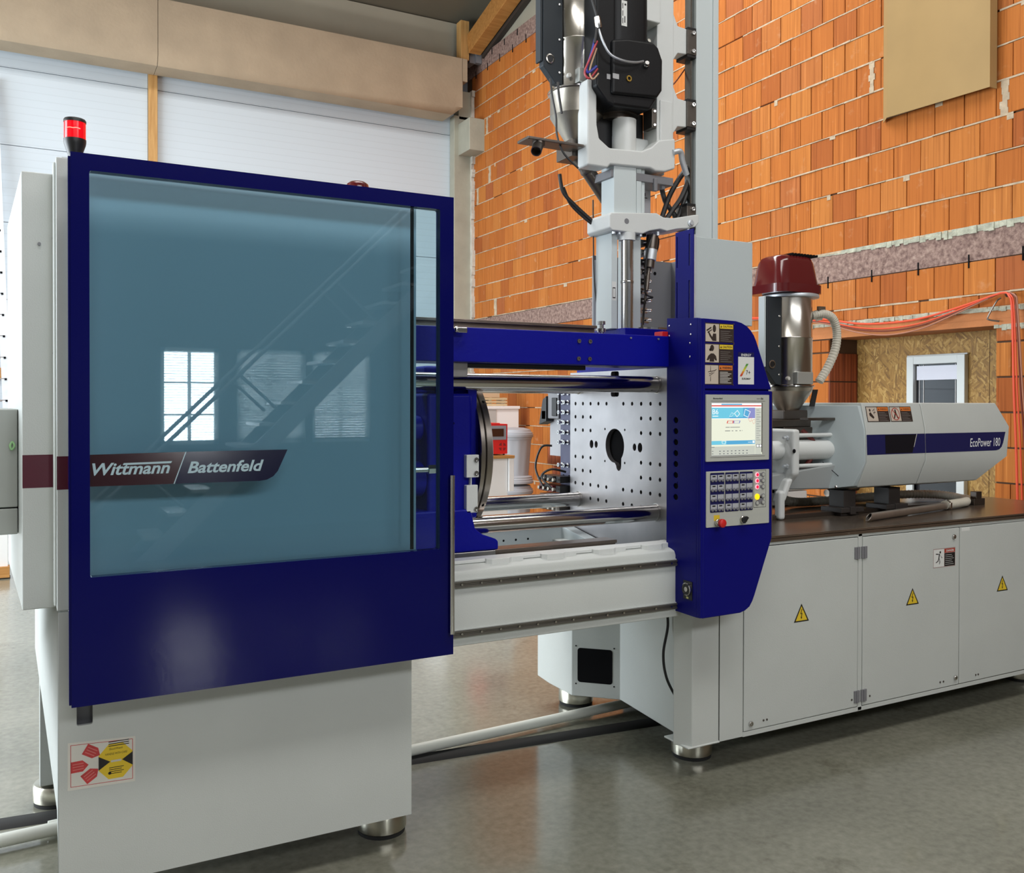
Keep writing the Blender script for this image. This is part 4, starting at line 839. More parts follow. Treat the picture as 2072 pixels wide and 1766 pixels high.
# display
mb = MB(); mb.mesh(plate_mesh(rrect(2.396, 2.733, 1.366, 1.636, .003), [rrect(2.424, 2.698, 1.388, 1.603, .002)], .008), FRONT(2.838)); bz = obj('display_bezel', mb, BEZEL, cp, bev=.0015)
mb = MB(); P = FRONT(2.8338); mb.mi = 0; mb.rect(P, 2.418, 2.711, 1.6085, 1.6100); mb.rect(P, 2.418, 2.711, 1.381, 1.3825)
mb.text(P, 'Battenfeld', 2.430, 2.482, 1.617, 1.6235, .0002, .25, .03); mb.text(P, 'UNILOG', 2.664, 2.684, 1.6175, 1.6215, .0002, .1); mb.text(P, 'B6', 2.687, 2.700, 1.616, 1.6245, .0002, 0, .02)
obj('bezel_print', mb, mat('bezel_ink', (0.05, 0.05, 0.05), .5), cp)
mb = MB(); SX, SZ, SW, SH = 2.424, 1.389, 0.274, 0.213; P = FRONT(2.8390)
R = lambda a, c, e, g, z=0.0: mb.rect(P, SX + a * SW, SX + c * SW, SZ + e * SH, SZ + g * SH, z)
mb.mi = 0; R(0, 1, 0, 1)
mb.mi = 4; R(0, .985, .955, 1, .0002); mb.mi = 1; R(.20, .60, .963, .985, .0004); mb.mi = 3; R(0, .985, .935, .957, .0004); mb.mi = 4; R(0, 1, .91, .935, .0004)
mb.mi = 2; R(0, .86, .705, .91, .0004); mb.mi = 7; R(.72, .86, .705, .91, .0005); mb.mi = 1; R(.36, .72, .705, .73, .0005); R(.62, .74, .73, .91, .0005)
mb.mi = 4; R(0, .86, .695, .706, .0006); mb.text(P, 'B6', SX + .03 * SW, SX + .14 * SW, SZ + .785 * SH, SZ + .88 * SH, .0008, 0, .0); R(.03, .14, .742, .756, .0006)
def ring(pts, t, z=.0008):
    c = (sum(p[0] for p in pts) / len(pts), sum(p[1] for p in pts) / len(pts)); q = [(c[0] + (p[0] - c[0]) * t, c[1] + (p[1] - c[1]) * t) for p in pts]; n = len(pts)
    for i in range(n): mb.shape(P, [(SX + a * SW, SZ + e * SH) for a, e in (pts[i], pts[(i + 1) % n], q[(i + 1) % n], q[i])], z)
ring([(.445, .80), (.51, .865), (.56, .79), (.50, .725)], .78); ring([(.66, .885), (.77, .835), (.72, .72), (.63, .76)], .84); ring([(.40, .82), (.44, .79), (.40, .74), (.35, .74)], .85)
mb.mi = 3; ring([(.72, .70), (.80, .72), (.77, .64), (.75, .64)], .85); ring([(.79, .66), (.86, .69), (.86, .62), (.83, .59)], .88)
mb.mi = 3; ring([(.30, .61), (.315, .662), (.435, .662), (.43, .61)], .72); mb.mi = 7; ring([(.43, .61), (.435, .662), (.57, .662), (.555, .61)], .72)
mb.mi = 6
for a, c in ((.28, .36), (.37, .56)): R(a, c, .530, .540, .0006)
for a, c in ((.27, .37), (.40, .43), (.47, .51), (.55, .58), (.60, .61)): R(a, c, .462, .473, .0006)
mb.mi = 1; R(0, .86, .205, .278, .0004); mb.mi = 2; R(0, .30, .207, .276, .0006); mb.mi = 4; ring([(.205, .275), (.29, .275), (.275, .215), (.215, .225)], .78); R(.81, .85, .222, .268, .0006); R(.72, .80, .236, .244, .0006)
mb.mi = 5; R(0, .86, .0, .17, .0004); mb.mi = 6
for k in range(8):
    for e in (.025, .075): R(.16 + .075 * k, .19 + .075 * k, e, e + .014, .0006)
R(0, .07, .155, .165, .0006); R(.02, .05, .08, .09, .0006); R(.02, .05, .03, .04, .0006)
mb.mi = 5; R(.865, .985, .0, .905, .0004); mb.mi = 6
for k in range(14): R(.885, .94 + .035 * (k % 2), .86 - .045 * k, .866 - .045 * k, .0006)
for a in (.89, .945): R(a, a + .048, .135, .195, .0006)
mb.mi = 4; mb.disc(P, SX + .914 * SW, SZ + .165 * SH, .0055, z=.0008); mb.disc(P, SX + .969 * SW, SZ + .165 * SH, .0055, z=.0008)
mb.mi = 8; R(.988, 1, .04, 1, .0008)
obj('display', mb, [E_SCR, E_BLUE, E_CYAN, E_RED, E_WHT, E_GRY, E_INK, E_VIO, mat('screen_edge', (0.06, 0.04, 0.04), .5)], cp)
# key field
KX, KZ, KW, KH = 2.400, 1.100, 0.337, 0.226
mb = MB(); mb.prism(rrect(KX, KX + KW, KZ, KZ + KH, .003), 'y', 2.836, 2.842); kp = obj('key_field', mb, BEZEL, cp, bev=.0015)
knob = MB(); knob.lathe([(.0064, 0), (.0064, .003), (.0045, .0045), (.0042, .004)], (0, 0, 0), (0, -1, 0), n=16); knob = small(knob, BTN)
P = FRONT(2.8358); kx = lambda t: KX + t * KW; kz = lambda t: KZ + t * KH
for c, (a, e) in enumerate(((.060, .272), (.292, .503), (.520, .726))):
    mb = MB(); mb.mi = 2; mb.shape(P, rrect(kx(a) - .0015, kx(e) + .0015, kz(.262), kz(.972), .004)); mb.mi = 0; mb.shape(P, rrect(kx(a), kx(e), kz(.268), kz(.966), .004), .0003)
    for rw in range(4):
        zt = .935 - .176 * rw
        for k in range(2):
            xa = a + .006 + k * (e - a) / 2; xb = xa + (e - a) / 2 - .010
            mb.mi = 1; mb.rect(P, kx(xa), kx(xb), kz(zt - .098), kz(zt), .0005); mb.mi = 2
            if (c, rw, k) in ((0, 0, 0), (0, 0, 1), (0, 1, 0), (0, 1, 1), (0, 2, 0), (0, 3, 0), (0, 3, 1), (1, 0, 0), (1, 0, 1), (1, 3, 0), (2, 0, 0), (2, 1, 0), (2, 2, 0), (2, 3, 0)):
                w = xb - xa; mb.rect(P, kx(xa + w * .25), kx(xa + w * .75), kz(zt - .040), kz(zt - .016), .0007)
            for j in range(2):
                x = xa + (xb - xa) * (.24 + .52 * j); inst('button', knob, cp, (kx(x), 2.8353, kz(zt - .098)))
    obj('key_block', mb, [NAVY, KEYG, INK], cp)
mb = MB(); mb.mi = 1; mb.shape(P, rrect(kx(.742), kx(.946), kz(.300), kz(.990), .003)); mb.mi = 0; mb.shape(P, rrect(kx(.747), kx(.941), kz(.307), kz(.983), .003), .0003)
mb.mi = 2
for z in (.905, .793, .681, .500): mb.rect(P, kx(.80), kx(.90), kz(z - .026), kz(z + .026), .0005)
mb.rect(P, kx(.80), kx(.90), kz(.36), kz(.50), .0005); obj('lamp_field', mb, [BEZEL, INK, MIDG], cp)
def lamp(nm, x, z, m1, m2, rad):
    mb = MB(); mb.mi = 1; mb.lathe([(rad, 0), (rad, .003), (rad * .72, .0032)], (kx(x), 2.8353, kz(z)), (0, -1, 0), n=22); mb.mi = 0; mb.lathe([(rad * .70, .002), (rad * .66, .0042)], (kx(x), 2.8353, kz(z)), (0, -1, 0), n=22); obj(nm, mb, [m1, m2], cp)
for z in (.905, .793, .681): lamp('lit_button', .797, z, L_RED, L_PINK, .0098); lamp('button', .893, z, BEZEL, MIDG, .0098)
lamp('lit_button', .797, .500, L_YEL, L_YEL, .0125); lamp('button', .893, .510, BEZEL, MIDG, .0098); lamp('button', .797, .385, BEZEL, MIDG, .0098); lamp('button', .893, .395, BEZEL, MIDG, .0098)
mb = MB(); mb.rect(P, kx(.115), kx(.205), kz(.115), kz(.215)); obj('stop_label', mb, YEL, cp)
mb = MB(); mb.lathe([(.0145, 0), (.0145, .010), (.0125, .012), (.0105, .020)], (kx(.165), 2.836, kz(.085)), (0, -1, 0), n=22); obj('stop_collar', mb, STAIN, cp)
mb = MB(); mb.lathe([(.0105, .018), (.0165, .024), (.0175, .032), (.0165, .038), (.010, .041), (.001, .0415)], (kx(.165), 2.836, kz(.085)), (0, -1, 0), n=28); o = obj('emergency_stop', mb, RED, cp); o['label'] = 'red mushroom button'
mb = MB(); mb.lathe([(.0145, 0), (.0145, .006), (.0125, .008)], (kx(.565), 2.836, kz(.105)), (0, -1, 0), n=22); obj('switch_collar', mb, STAIN, cp)
mb = MB(); mb.lathe([(.012, .006), (.011, .018), (.001, .019)], (kx(.565), 2.836, kz(.105)), (0, -1, 0), n=20); x, z = kx(.565), kz(.105)
mb.hexa([(x - .014, 2.825, z - .008), (x - .006, 2.825, z - .014), (x - .006, 2.812, z - .014), (x - .014, 2.812, z - .008), (x + .006, 2.825, z + .014), (x + .014, 2.825, z + .008), (x + .014, 2.812, z + .008), (x + .006, 2.812, z + .014)]); obj('rotary_switch', mb, BLACK, cp)
mb = MB(); mb.shape(P, [(kx(.555), kz(.20)), (kx(.575), kz(.20)), (kx(.572), kz(.225)), (kx(.556), kz(.225))]); mb.rect(P, kx(.25), kx(.93), kz(.170), kz(.173)); obj('switch_print', mb, KEYG, cp)
# grey box above the panel
mb = MB(); mb.box(2.412, 2.728, 2.93, 3.015, 1.93, 2.286); ub = obj('upper_box', mb, GREY2, mc, bev=.003)
mb = MB(); mb.mesh(plate_mesh([(-3.026, 1.93), (-2.911, 1.93), (-2.911, 2.313), (-3.026, 2.313)], [rrect(-2.940, -2.932, 1.94, 2.105, .002), rrect(-2.940, -2.932, 2.165, 2.295, .002), rrect(-3.018, -3.012, 1.94, 2.105, .002), rrect(-3.018, -3.012, 2.165, 2.295, .002)], .006), LEFT(2.393)); obj('slotted_plate', mb, PANELB, ub, bev=.001)
mb = MB(); mb.box(2.396, 2.408, 2.914, 3.03, 1.93, 2.29); obj('edge_profile', mb, ALU, ub)

# ================================================================ HORIZONTAL INJECTION UNIT
iu = thing('horizontal_injection_unit', 'light grey horizontal injection unit with a navy stripe sliding on the steel top', 'injection unit', (4.2, 3.64, 1.012))
prof = [(3.280, 1.605, 4.90), (3.250, 1.470, 4.985), (3.243, 1.300, 4.955), (3.300, 1.165, 4.76), (3.45, 1.142, 4.66), (3.83, 1.142, 4.66), (3.98, 1.165, 4.76), (4.04, 1.300, 4.955), (4.03, 1.470, 4.985), (4.0, 1.605, 4.90)]
def cover(x0f, x1f):
    mb = MB(); mb.loft([[(x0f(q), q[0], q[1]) for q in prof], [(x1f(q), q[0], q[1]) for q in prof]]); return mb
cov = obj('cover', cover(lambda q: 3.80, lambda q: 4.252), GREY, iu, bev=.006)
cov2 = obj('cover', cover(lambda q: 4.256, lambda q: q[2]), GREY, iu, bev=.006)
ep = [(3.286, 1.590), (3.256, 1.468), (3.250, 1.300), (3.306, 1.172), (3.452, 1.146), (3.83, 1.146), (3.97, 1.172), (4.03, 1.300), (4.02, 1.468), (3.99, 1.590)]
EX = lambda y: 3.796 - .45 * (min(y, 3.78) - 3.25)
mb = MB(); mb.loft([[(EX(y), y, z) for y, z in ep], [(3.801, y, z) for y, z in ep]]); epl = obj('end_plate', mb, mat('blue_grey_sheet', (0.53, 0.60, 0.62), 0.42, bump=.05, bscale=200), iu, bev=.003)
mb = MB(); mb.poly([(EX(y) - .001, y, z) for y, z in ((3.45, 1.290), (3.448, 1.293), (3.372, 1.222), (3.374, 1.219))]); obj('slit', mb, DARK, epl)
mb = MB()
for y, z in ((3.452, 1.262), (3.385, 1.165)): mb.lathe([(.007, 0), (.007, -.003), (.003, -.006)], (EX(y), y, z), (1, .45, 0), n=10)
obj('screw', mb, CHROME, epl)
# stripe
P0 = Vector((0, 3.250, 1.470)); P1 = Vector((0, 3.243, 1.300)); up = (P0 - P1).normalized(); nn = Vector((1, 0, 0)).cross(up)
SP = Matrix(((1, nn.x * 0, 0, 0), (0, up.y, nn.y, P1.y + nn.y * .0012), (0, up.z, nn.z, P1.z + nn.z * .0012), (0, 0, 0, 1)))
mb = MB(); mb.mi = 0; mb.rect(SP, 3.803, 4.252, .036, .140); mb.shape(SP, [(4.256, .036), (4.855, .036), (4.882, .041), (4.905, .055), (4.920, .078), (4.945, .140), (4.256, .140)])
mb.mi = 1; mb.shape(SP, [(3.94, .040), (4.148, .040), (4.184, .137), (3.94, .137)], .0004); mb.mi = 2; mb.shape(SP, [(4.159, .070), (4.163, .070), (4.189, .138), (4.184, .138)], .0004)
o = obj('stripe', mb, [NAVY, NAVYD, PRINT], cov2); o['label'] = 'navy stripe with a dark inspection window'
mb = MB(); mb.text(SP, 'EcoPower 180', 4.625, 4.893, .060, .108, .0008, .18, .004); obj('lettering', mb, WLET, cov2)
Q0 = Vector((0, 3.280, 1.605)); up = (Q0 - P0).normalized(); nn = Vector((1, 0, 0)).cross(up)
TP = Matrix(((1, 0, 0, 0), (0, up.y, nn.y, P0.y + nn.y * .0014), (0, up.z, nn.z, P0.z + nn.z * .0014), (0, 0, 0, 1)))
mb = MB()
for k, x0 in enumerate((3.822, 3.998)):
    x1 = x0 + .170; z0, z1 = .036, .118; mb.mi = 0; mb.rect(TP, x0, x1, z0, z1); mb.mi = 1; mb.rect(TP, x0 + .004, x0 + .082, z0 + .004, z1 - .004, .0003); mb.mi = 2; mb.rect(TP, x0 + .086, x1 - .004, z1 - .024, z1 - .004, .0003)
    mb.mi = 0; mb.shape(TP, [(x0 + .090, z1 - .020), (x0 + .101, z1 - .020), (x0 + .0955, z1 - .009)], .0006); mb.text(TP, 'WARNING', x0 + .106, x1 - .010, z1 - .019, z1 - .010, .0006, 0, .02)
    mb.mi = 3
    for j in range(6): mb.rect(TP, x0 + .090, x1 - .012 - .01 * (j % 3), z0 + .006 + j * .0085, z0 + .0075 + j * .0085, .0006)
    mb.mi = 0
    if k == 0:
        for q in (el(24, 58, 6, 8), [(16, 42), (26, 48), (34, 40), (50, 20), (42, 12), (24, 24), (16, 30)], [(44, 52), (62, 64), (60, 67), (43, 55)], [(48, 42), (66, 46), (66, 49), (48, 46)], [(52, 36), (60, 58), (57, 58), (50, 36)]): mb.shape(TP, [(x0 + .004 + a * .001, z0 + .004 + c * .001) for a, c in q], .0006)
    else:
        for q in ([(36, 62), (44, 62), (47, 40), (58, 14), (50, 12), (40, 34), (28, 12), (20, 14), (33, 40)],): mb.shape(TP, [(x0 + .004 + a * .001, z0 + .004 + c * .001) for a, c in q], .0006)
        mb.mi = 4; cx, cz = x0 + .043, z0 + .041
        for i in range(24):
            a, c = 2 * PI * i / 24, 2 * PI * (i + 1) / 24; mb.shape(TP, [(cx + .032 * math.cos(a), cz + .034 * math.sin(a)), (cx + .032 * math.cos(c), cz + .034 * math.sin(c)), (cx + .028 * math.cos(c), cz + .030 * math.sin(c)), (cx + .028 * math.cos(a), cz + .030 * math.sin(a))], .0008)
        mb.shape(TP, [(cx - .022, cz + .022), (cx - .019, cz + .025), (cx + .022, cz - .022), (cx + .019, cz - .025)], .0008)
o = obj('warning_label', mb, [INKB, BEIGE, ORANGE, mat('dim_print2', (0.30, 0.27, 0.25), .5), mat('ban_red', (0.42, 0.03, 0.02), .5)], cov); o['label'] = 'pair of brown and orange warning labels'
# carriage cylinder and flange in front of the barrel
mb = MB(); mb.prism([(3.36, 1.47), (3.60, 1.47), (3.60, 1.10), (3.53, 1.06), (3.40, 1.20), (3.36, 1.24)], 'x', 3.405, 3.455); mb.box(3.33, 3.372, 3.375, 3.42, 1.012, 1.16); mb.hexa([(3.33, 3.375, 1.10), (3.372, 3.375, 1.10), (3.372, 3.44, 1.10), (3.33, 3.44, 1.10), (3.387, 3.375, 1.22), (3.43, 3.375, 1.22), (3.43, 3.44, 1.22), (3.387, 3.44, 1.22)]); fl = obj('flange', mb, WHITE_P, iu, bev=.016, seg=3)
mb = MB(); mb.lathe([(.044, 0), (.048, -.008), (.048, -.075), (.040, -.083), (.030, -.083), (.030, -.06)], (3.405, 3.46, 1.360), (1, 0, 0), n=28); obj('boss', mb, WHITE_P, iu)
mb = MB(); mb.cyl((2.80, 3.46, 1.360), (3.33, 3.46, 1.360), .0195, n=20); obj('piston_rod', mb, CHROME, iu)
mb = MB(); mb.cyl((3.43, 3.455, 1.358), (3.795, 3.455, 1.358), .052, n=28); obj('cylinder', mb, WHITE_P, iu)
mb = MB()
for z in (1.436, 1.278): mb.cyl((3.43, 3.425, z), (3.795, 3.425, z), .0105, n=12)
mb.cyl((3.43, 3.50, 1.43), (3.795, 3.50, 1.43), .0105, n=12); obj('tie_rod', mb, WHITE_P, iu)
mb = MB()
for y, z in ((3.40, 1.425), (3.53, 1.43), (3.40, 1.282), (3.53, 1.285)): mb.lathe([(.012, 0), (.012, -.012), (.0075, -.013), (.0075, -.03)], (3.405, y, z), (1, 0, 0), n=6)
obj('flange_bolt', mb, ALU, iu)
mb = MB(); mb.lathe([(.011, 0), (.009, .001)], (3.41, 3.3595, 1.36), (0, -1, 0), n=14); mb.disc(LEFT(3.4045), -3.50, 1.145, .010, n=12); obj('flange_hole', mb, DARK, iu)
mb = MB(); mb.cyl((2.80, YC, 1.394), (3.79, YC, 1.394), .075, n=28); obj('barrel', mb, GUNM, iu)
mb = MB(); mb.box(3.50, 3.74, 3.52, 3.76, 1.28, 1.475); mb.box(3.42, 3.80, 3.53, 3.75, 1.475, 1.515); mb.box(3.53, 3.72, 3.55, 3.73, 1.515, 1.565); obj('feed_block', mb, GUNM, iu, bev=.005)
mb = MB(); mb.box(3.74, 3.797, 3.47, 3.80, 1.18, 1.535); obj('mounting_block', mb, GREY2, iu, bev=.005)
mb = MB(); mb.box(3.55, 3.96, 3.40, 3.46, 1.512, 1.526); sl = obj('slide_plate', mb, GUNM, iu, bev=.002)
mb = MB(); mb.lathe([(.026, 0), (.026, .085), (.022, .085), (.022, .03)], (3.875, 3.42, 1.50), (.45, -.45, -.72), n=20); mb.box(3.83, 3.92, 3.39, 3.47, 1.495, 1.512); obj('sample_spout', mb, GUNM, iu)
mb = MB(); mb.hexa([(3.05, 3.42, 1.17), (3.79, 3.42, 1.148), (3.79, 3.86, 1.148), (3.05, 3.86, 1.17), (3.30, 3.42, 1.235), (3.79, 3.40, 1.285), (3.79, 3.88, 1.285), (3.30, 3.86, 1.235)]); obj('lower_housing', mb, mat('grey_housing', (0.33, 0.35, 0.35), .45), iu, bev=.008)
mb = MB(); mb.tube(bez([(3.58, 3.47, 1.46), (3.64, 3.44, 1.38), (3.60, 3.46, 1.28), (3.48, 3.48, 1.20)], 8), .012, 8); obj('heater_cable', mb, mat('dark_red_sleeve', (0.16, 0.025, 0.02), .6), iu)
for x in (3.81, 4.155):
    mb = MB(); mb.box(x - .045, x + .045, 3.36, 3.46, 1.055, 1.145); mb.box(x - .085, x + .085, 3.34, 3.48, 1.030, 1.056); mb.box(x - .02, x + .02, 3.335, 3.36, 1.02, 1.06); mb.box(x - .065, x + .065, 3.36, 3.46, 1.012, 1.032); obj('guide_shoe', mb, mat('black_iron', (0.035, 0.03, 0.028), .45), iu, bev=.003)
mb = MB(); mb.box(2.9, 4.75, 3.40, 3.44, 1.012, 1.034); mb.box(2.9, 4.75, 3.84, 3.88, 1.012, 1.034); obj('guide_rail', mb, GUNM, iu, bev=.002)
mb = MB(); mb.box(4.83, 4.93, 3.36, 3.42, 1.012, 1.05); mb.box(4.85, 4.90, 3.36, 3.40, 1.05, 1.09); obj('end_stop', mb, GUNM, iu, bev=.003)
mb = MB(); mb.cyl((3.90, 3.60, 1.105), (4.16, 3.62, 1.125), .020, n=16); obj('spindle', mb, STAIN, iu)

# ================================================================ HOPPER LOADERS
def loader(name, label, cx, cy, z0, hcyl, cone, hood=True):
    t = thing(name, label, 'hopper loader', (cx, cy, z0 - .13))
    zt = z0 + hcyl
    mb = MB(); mb.lathe([(.1225, 0), (.1225, hcyl * .53), (.1245, hcyl * .535), (.1245, hcyl * .545), (.1225, hcyl * .55), (.1225, hcyl)], (cx, cy, z0), n=56); obj('barrel', mb, STAIN, t, ang=60)
    mb = MB(); mb.lathe([(.128, 0), (.136, .003), (.136, .009), (.128, .012)], (cx, cy, z0 - .014), n=48); obj('clamp_ring', mb, CHROME, t)
    mb = MB(); mb.lathe([(r_, h) for r_, h in cone], (cx, cy, z0 - .015), n=48); obj('cone', mb, CAST, t, ang=22)
    mb = MB(); mb.mi = 0; mb.prism([(cx - .215, zt), (cx - .112, zt), (cx - .112, z0 - .005), (cx - .150, z0 + .0), (cx - .215, z0 + .070)], 'y', cy - .060, cy - .020); obj('side_box', mb, ANTH, t, bev=.004)
    mb = MB(); mb.box(cx - .228, cx - .216, cy - .055, cy - .01, z0 + .09, zt); obj('side_trim', mb, GREY2 if hood else ANTH, t, bev=.003)
    mb = MB()
    for dz in (.05, .20, .36): mb.lathe([(.006, 0), (.006, .003), (.002, .005)], (cx - .130, cy - .060, z0 + dz), (0, -1, 0), n=10)
    obj('screw', mb, CHROME, t)
    mb = MB(); mb.lathe([(.022, 0), (.022, .005), (.017, .006), (.017, .002)], (cx - .180, cy - .060, z0 + .105), (0, -1, 0), n=22); lo = obj('plug_ring', mb, STAIN, t)
    mb = MB(); mb.lathe([(.0165, 0), (.015, .005)], (cx - .180, cy - .060, z0 + .105), (0, -1, 0), n=18); obj('plug', mb, BLACK, t)
    mb = MB(); mb.prism([(cx - .070, z0 - .0), (cx + .045, z0 - .0), (cx + .045, z0 + .065), (cx - .070, z0 + .065)], 'y', cy - .134, cy - .08); obj('cover_flap', mb, mat('pale_steel_plate', (0.50, 0.51, 0.48), .35, .5), t, bev=.004)
    mb = MB(); mb.lathe([(.009, 0), (.011, .01), (.009, .02)], (cx - .105, cy - .09, z0 + .03), (0, -1, 0), n=12); obj('knob', mb, PRINT, t)
    mb = MB(); mb.lathe([(.125, 0), (.148, .003), (.150, .010), (.148, .018), (.138, .022)], (cx + .012, cy, zt), n=48); obj('collar', mb, ALU, t)
    if hood:
        def rr(x0, x1, y0, y1, z, rad): return [(p[0], p[1], z) for p in rrect(x0, x1, y0, y1, rad, 6)]
        zb = zt + .022; X0, X1, Y0, Y1 = cx - .185, cx + .135, cy - .135, cy + .135
        mb = MB(); mb.loft([rr(X0, X1, Y0, Y1, zb, .06), rr(X0, X1, Y0, Y1, zb + .045, .06), rr(X0 + .012, X1 - .012, Y0 + .01, Y1 - .01, zb + .046, .06), rr(X0 + .028, X1 - .028, Y0 + .03, Y1 - .03, zb + .165, .06), rr(X0 + .036, X1 - .036, Y0 + .04, Y1 - .04, zb + .190, .06), rr(X0 + .055, X1 - .055, Y0 + .06, Y1 - .06, zb + .202, .05), rr(X0 + .08, X1 - .08, Y0 + .09, Y1 - .09, zb + .206, .04)])
        hd = obj('hood', mb, REDH, t, ang=45)
        mb = MB()
        for j in range(9): mb.box(cx - .075 + .022 * j, cx - .066 + .022 * j, cy - .10, cy - .02, zb + .199, zb + .210)
        obj('vent_slot', mb, DARK, hd)
    return t
lo2 = loader('hopper_loader', 'stainless hopper loader with a glossy dark red hood over the horizontal injection unit', 3.630, 3.62, 1.702, .462, [(.128, 0), (.124, -.02), (.060, -.115), (.055, -.125)])
mb = MB(); pts = bez([(3.74, 3.56, 2.075), (3.80, 3.53, 2.085), (3.855, 3.52, 2.06), (3.885, 3.52, 1.99), (3.875, 3.52, 1.90), (3.83, 3.53, 1.80), (3.775, 3.54, 1.72)], 26); rads = [.0235 if k % 4 < 2 else .0215 for k in range(len(pts))]; mb.tube(pts, .022, 14, rads); obj('suction_hose', mb, HOSE, lo2, ang=70)
mb = MB(); mb.cyl((3.765, 3.56, 2.075), (3.79, 3.545, 2.082), .030, n=18); mb.box(3.76, 3.81, 3.53, 3.545, 2.10, 2.125); obj('hose_clamp', mb, CAST, lo2)
mb = MB(); mb.prism([(3.69, 1.675), (3.725, 1.675), (3.70, 1.585), (3.665, 1.585)], 'y', 3.50, 3.506)
for j in range(4): pass
o = obj('sight_strip', mb, BLACK, lo2)
lo1 = loader('hopper_loader', 'stainless hopper loader high beside the black motor of the upright unit', 2.274, 3.62, 3.059, .400, [(.128, 0), (.124, -.02), (.124, -.105), (.036, -.245), (.030, -.26)], False)
mb = MB(); mb.lathe([(.034, 0), (.036, .008), (.033, .10), (.036, .105), (.036, .118), (.033, .12), (.033, .30)], (2.262, 3.62, 2.785), (.66, .0, -.75), n=22); mb.lathe([(.034, .29), (.034, .33)], (2.262, 3.62, 2.785), (.66, .0, -.75), n=22); dt = obj('drop_tube', mb, GUNM, lo1)
mb = MB(); mb.box(2.20, 2.33, 3.54, 3.68, 2.735, 2.815); mb.box(1.925, 2.215, 3.46, 3.56, 2.755, 2.768); obj('slide_gate', mb, GUNM, lo1, bev=.003)
mb = MB(); mb.lathe([(.024, 0), (.024, .065), (.020, .065), (.020, .02)], (1.995, 3.49, 2.745), (-.45, -.5, -.6), n=18); mb.cyl((1.995, 3.49, 2.758), (1.995, 3.49, 2.735), .028, n=18); obj('sample_spout', mb, GUNM, lo1)
mb = MB(); mb.tube(bez([(2.06, 3.50, 3.05), (2.065, 3.49, 2.97), (2.085, 3.49, 2.88), (2.09, 3.49, 2.80), (2.12, 3.48, 2.72), (2.19, 3.47, 2.66)], 8), .005, 6); mb.tube(bez([(2.10, 3.50, 3.04), (2.10, 3.49, 2.98), (2.115, 3.49, 2.90)], 8), .006, 6); obj('sensor_cable', mb, CABLE, lo1)
# ================================================================ VERTICAL INJECTION UNIT
vu = thing('vertical_injection_unit', 'tall upright injection unit with white castings and a black motor on a grey pillar', 'injection unit', (2.7, 3.6, 1.90))
mb = MB(); mb.box(2.40, 3.06, 3.40, 3.85, 1.900, 1.945); vb = obj('unit_base', mb, BLUE2, vu, bev=.004)
mb = MB(); mb.lathe([(.10, 0), (.10, .012), (.06, .014)], (2.62, 3.52, 1.945), n=32); obj('nozzle_ring', mb, CHROME, vu)
PIL = mat('pillar_grey', (0.60, 0.66, 0.67), .4, bump=.03, bscale=150)
mb = MB(); mb.box(2.856, 2.985, 3.46, 3.512, 1.945, 4.3); mb.box(2.956, 2.990, 3.452, 3.47, 1.945, 4.3); pil = obj('pillar', mb, PIL, vu, bev=.004)
mb = MB(); mb.box(2.838, 2.856, 3.478, 3.512, 1.98, 4.3); mb.box(2.832, 2.838, 3.474, 3.516, 1.98, 4.3); obj('guide_rail', mb, mat('guide_rail_steel', (0.30, 0.31, 0.30), .25, 1.0), vu)
for z0, z1 in ((3.265, 3.410), (2.917, 3.066), (2.440, 2.565), (3.80, 3.94)):
    mb = MB(); mb.box(2.795, 2.850, 3.450, 3.54, z0 + .014, z1 - .014); mb.mi = 1; mb.box(2.797, 2.850, 3.452, 3.54, z0, z0 + .014); mb.box(2.797, 2.850, 3.452, 3.54, z1 - .014, z1); mb.mi = 2
    for z in (z0 + .030, z1 - .028): mb.lathe([(.010, 0), (.010, .012), (.005, .012), (.005, .006)], (2.830, 3.452, z), (-.2, -1, 0), n=12)
    obj('slide_carriage', mb, [DSTEEL, BLACK, CHROME], vu, bev=.002)
for z0, z1 in ((3.275, 3.405), (2.925, 3.060)):
    mb = MB(); mb.prism([(2.70, z0 - .03), (2.72, z0 - .035), (2.745, z0), (2.798, z0 + .004), (2.798, z1 - .004), (2.745, z1), (2.72, z1 + .05), (2.70, z1 + .06)], 'y', 3.46, 3.54); obj('arm', mb, WHITE_P, vu, bev=.005)
mb = MB(); mb.box(2.614, 2.712, 3.45, 3.56, 2.76, 4.2); mb.box(2.628, 2.70, 3.442, 3.452, 2.80, 3.03); mb.prism([(2.69, 2.70), (2.76, 2.73), (2.76, 3.6), (2.72, 3.75), (2.69, 3.75)], 'y', 3.58, 3.62); obj('upright', mb, WHITE_P, vu, bev=.006)
mb = MB(); mb.prism([(2.219, 2.672), (2.33, 2.672), (2.345, 2.690), (2.57, 2.700), (2.60, 2.690), (2.655, 2.694), (2.716, 2.715), (2.716, 2.86), (2.62, 2.84), (2.575, 2.80), (2.52, 2.775), (2.34, 2.765), (2.285, 2.80), (2.272, 2.86), (2.270, 3.06), (2.219, 3.06)], 'y', 3.44, 3.525); mb.box(2.42, 2.716, 3.52, 3.60, 2.70, 2.86); cst = obj('casting', mb, WHITE_P, vu, bev=.009, seg=3)
mb = MB(); mb.cyl((2.462, 3.50, 2.75), (2.462, 3.50, 2.922), .056, n=30); obj('white_sleeve', mb, WHITE_P, vu)
mb = MB(); mb.lathe([(.085, 0), (.085, .02), (.11, .022), (.11, .06)], (2.45, 3.56, 2.925), n=32); obj('coupling', mb, GUNM, vu)
mb = MB(); mb.box(2.29, 2.60, 3.54, 3.70, 2.76, 2.98); obj('shaded_core', mb, BLACK, vu)
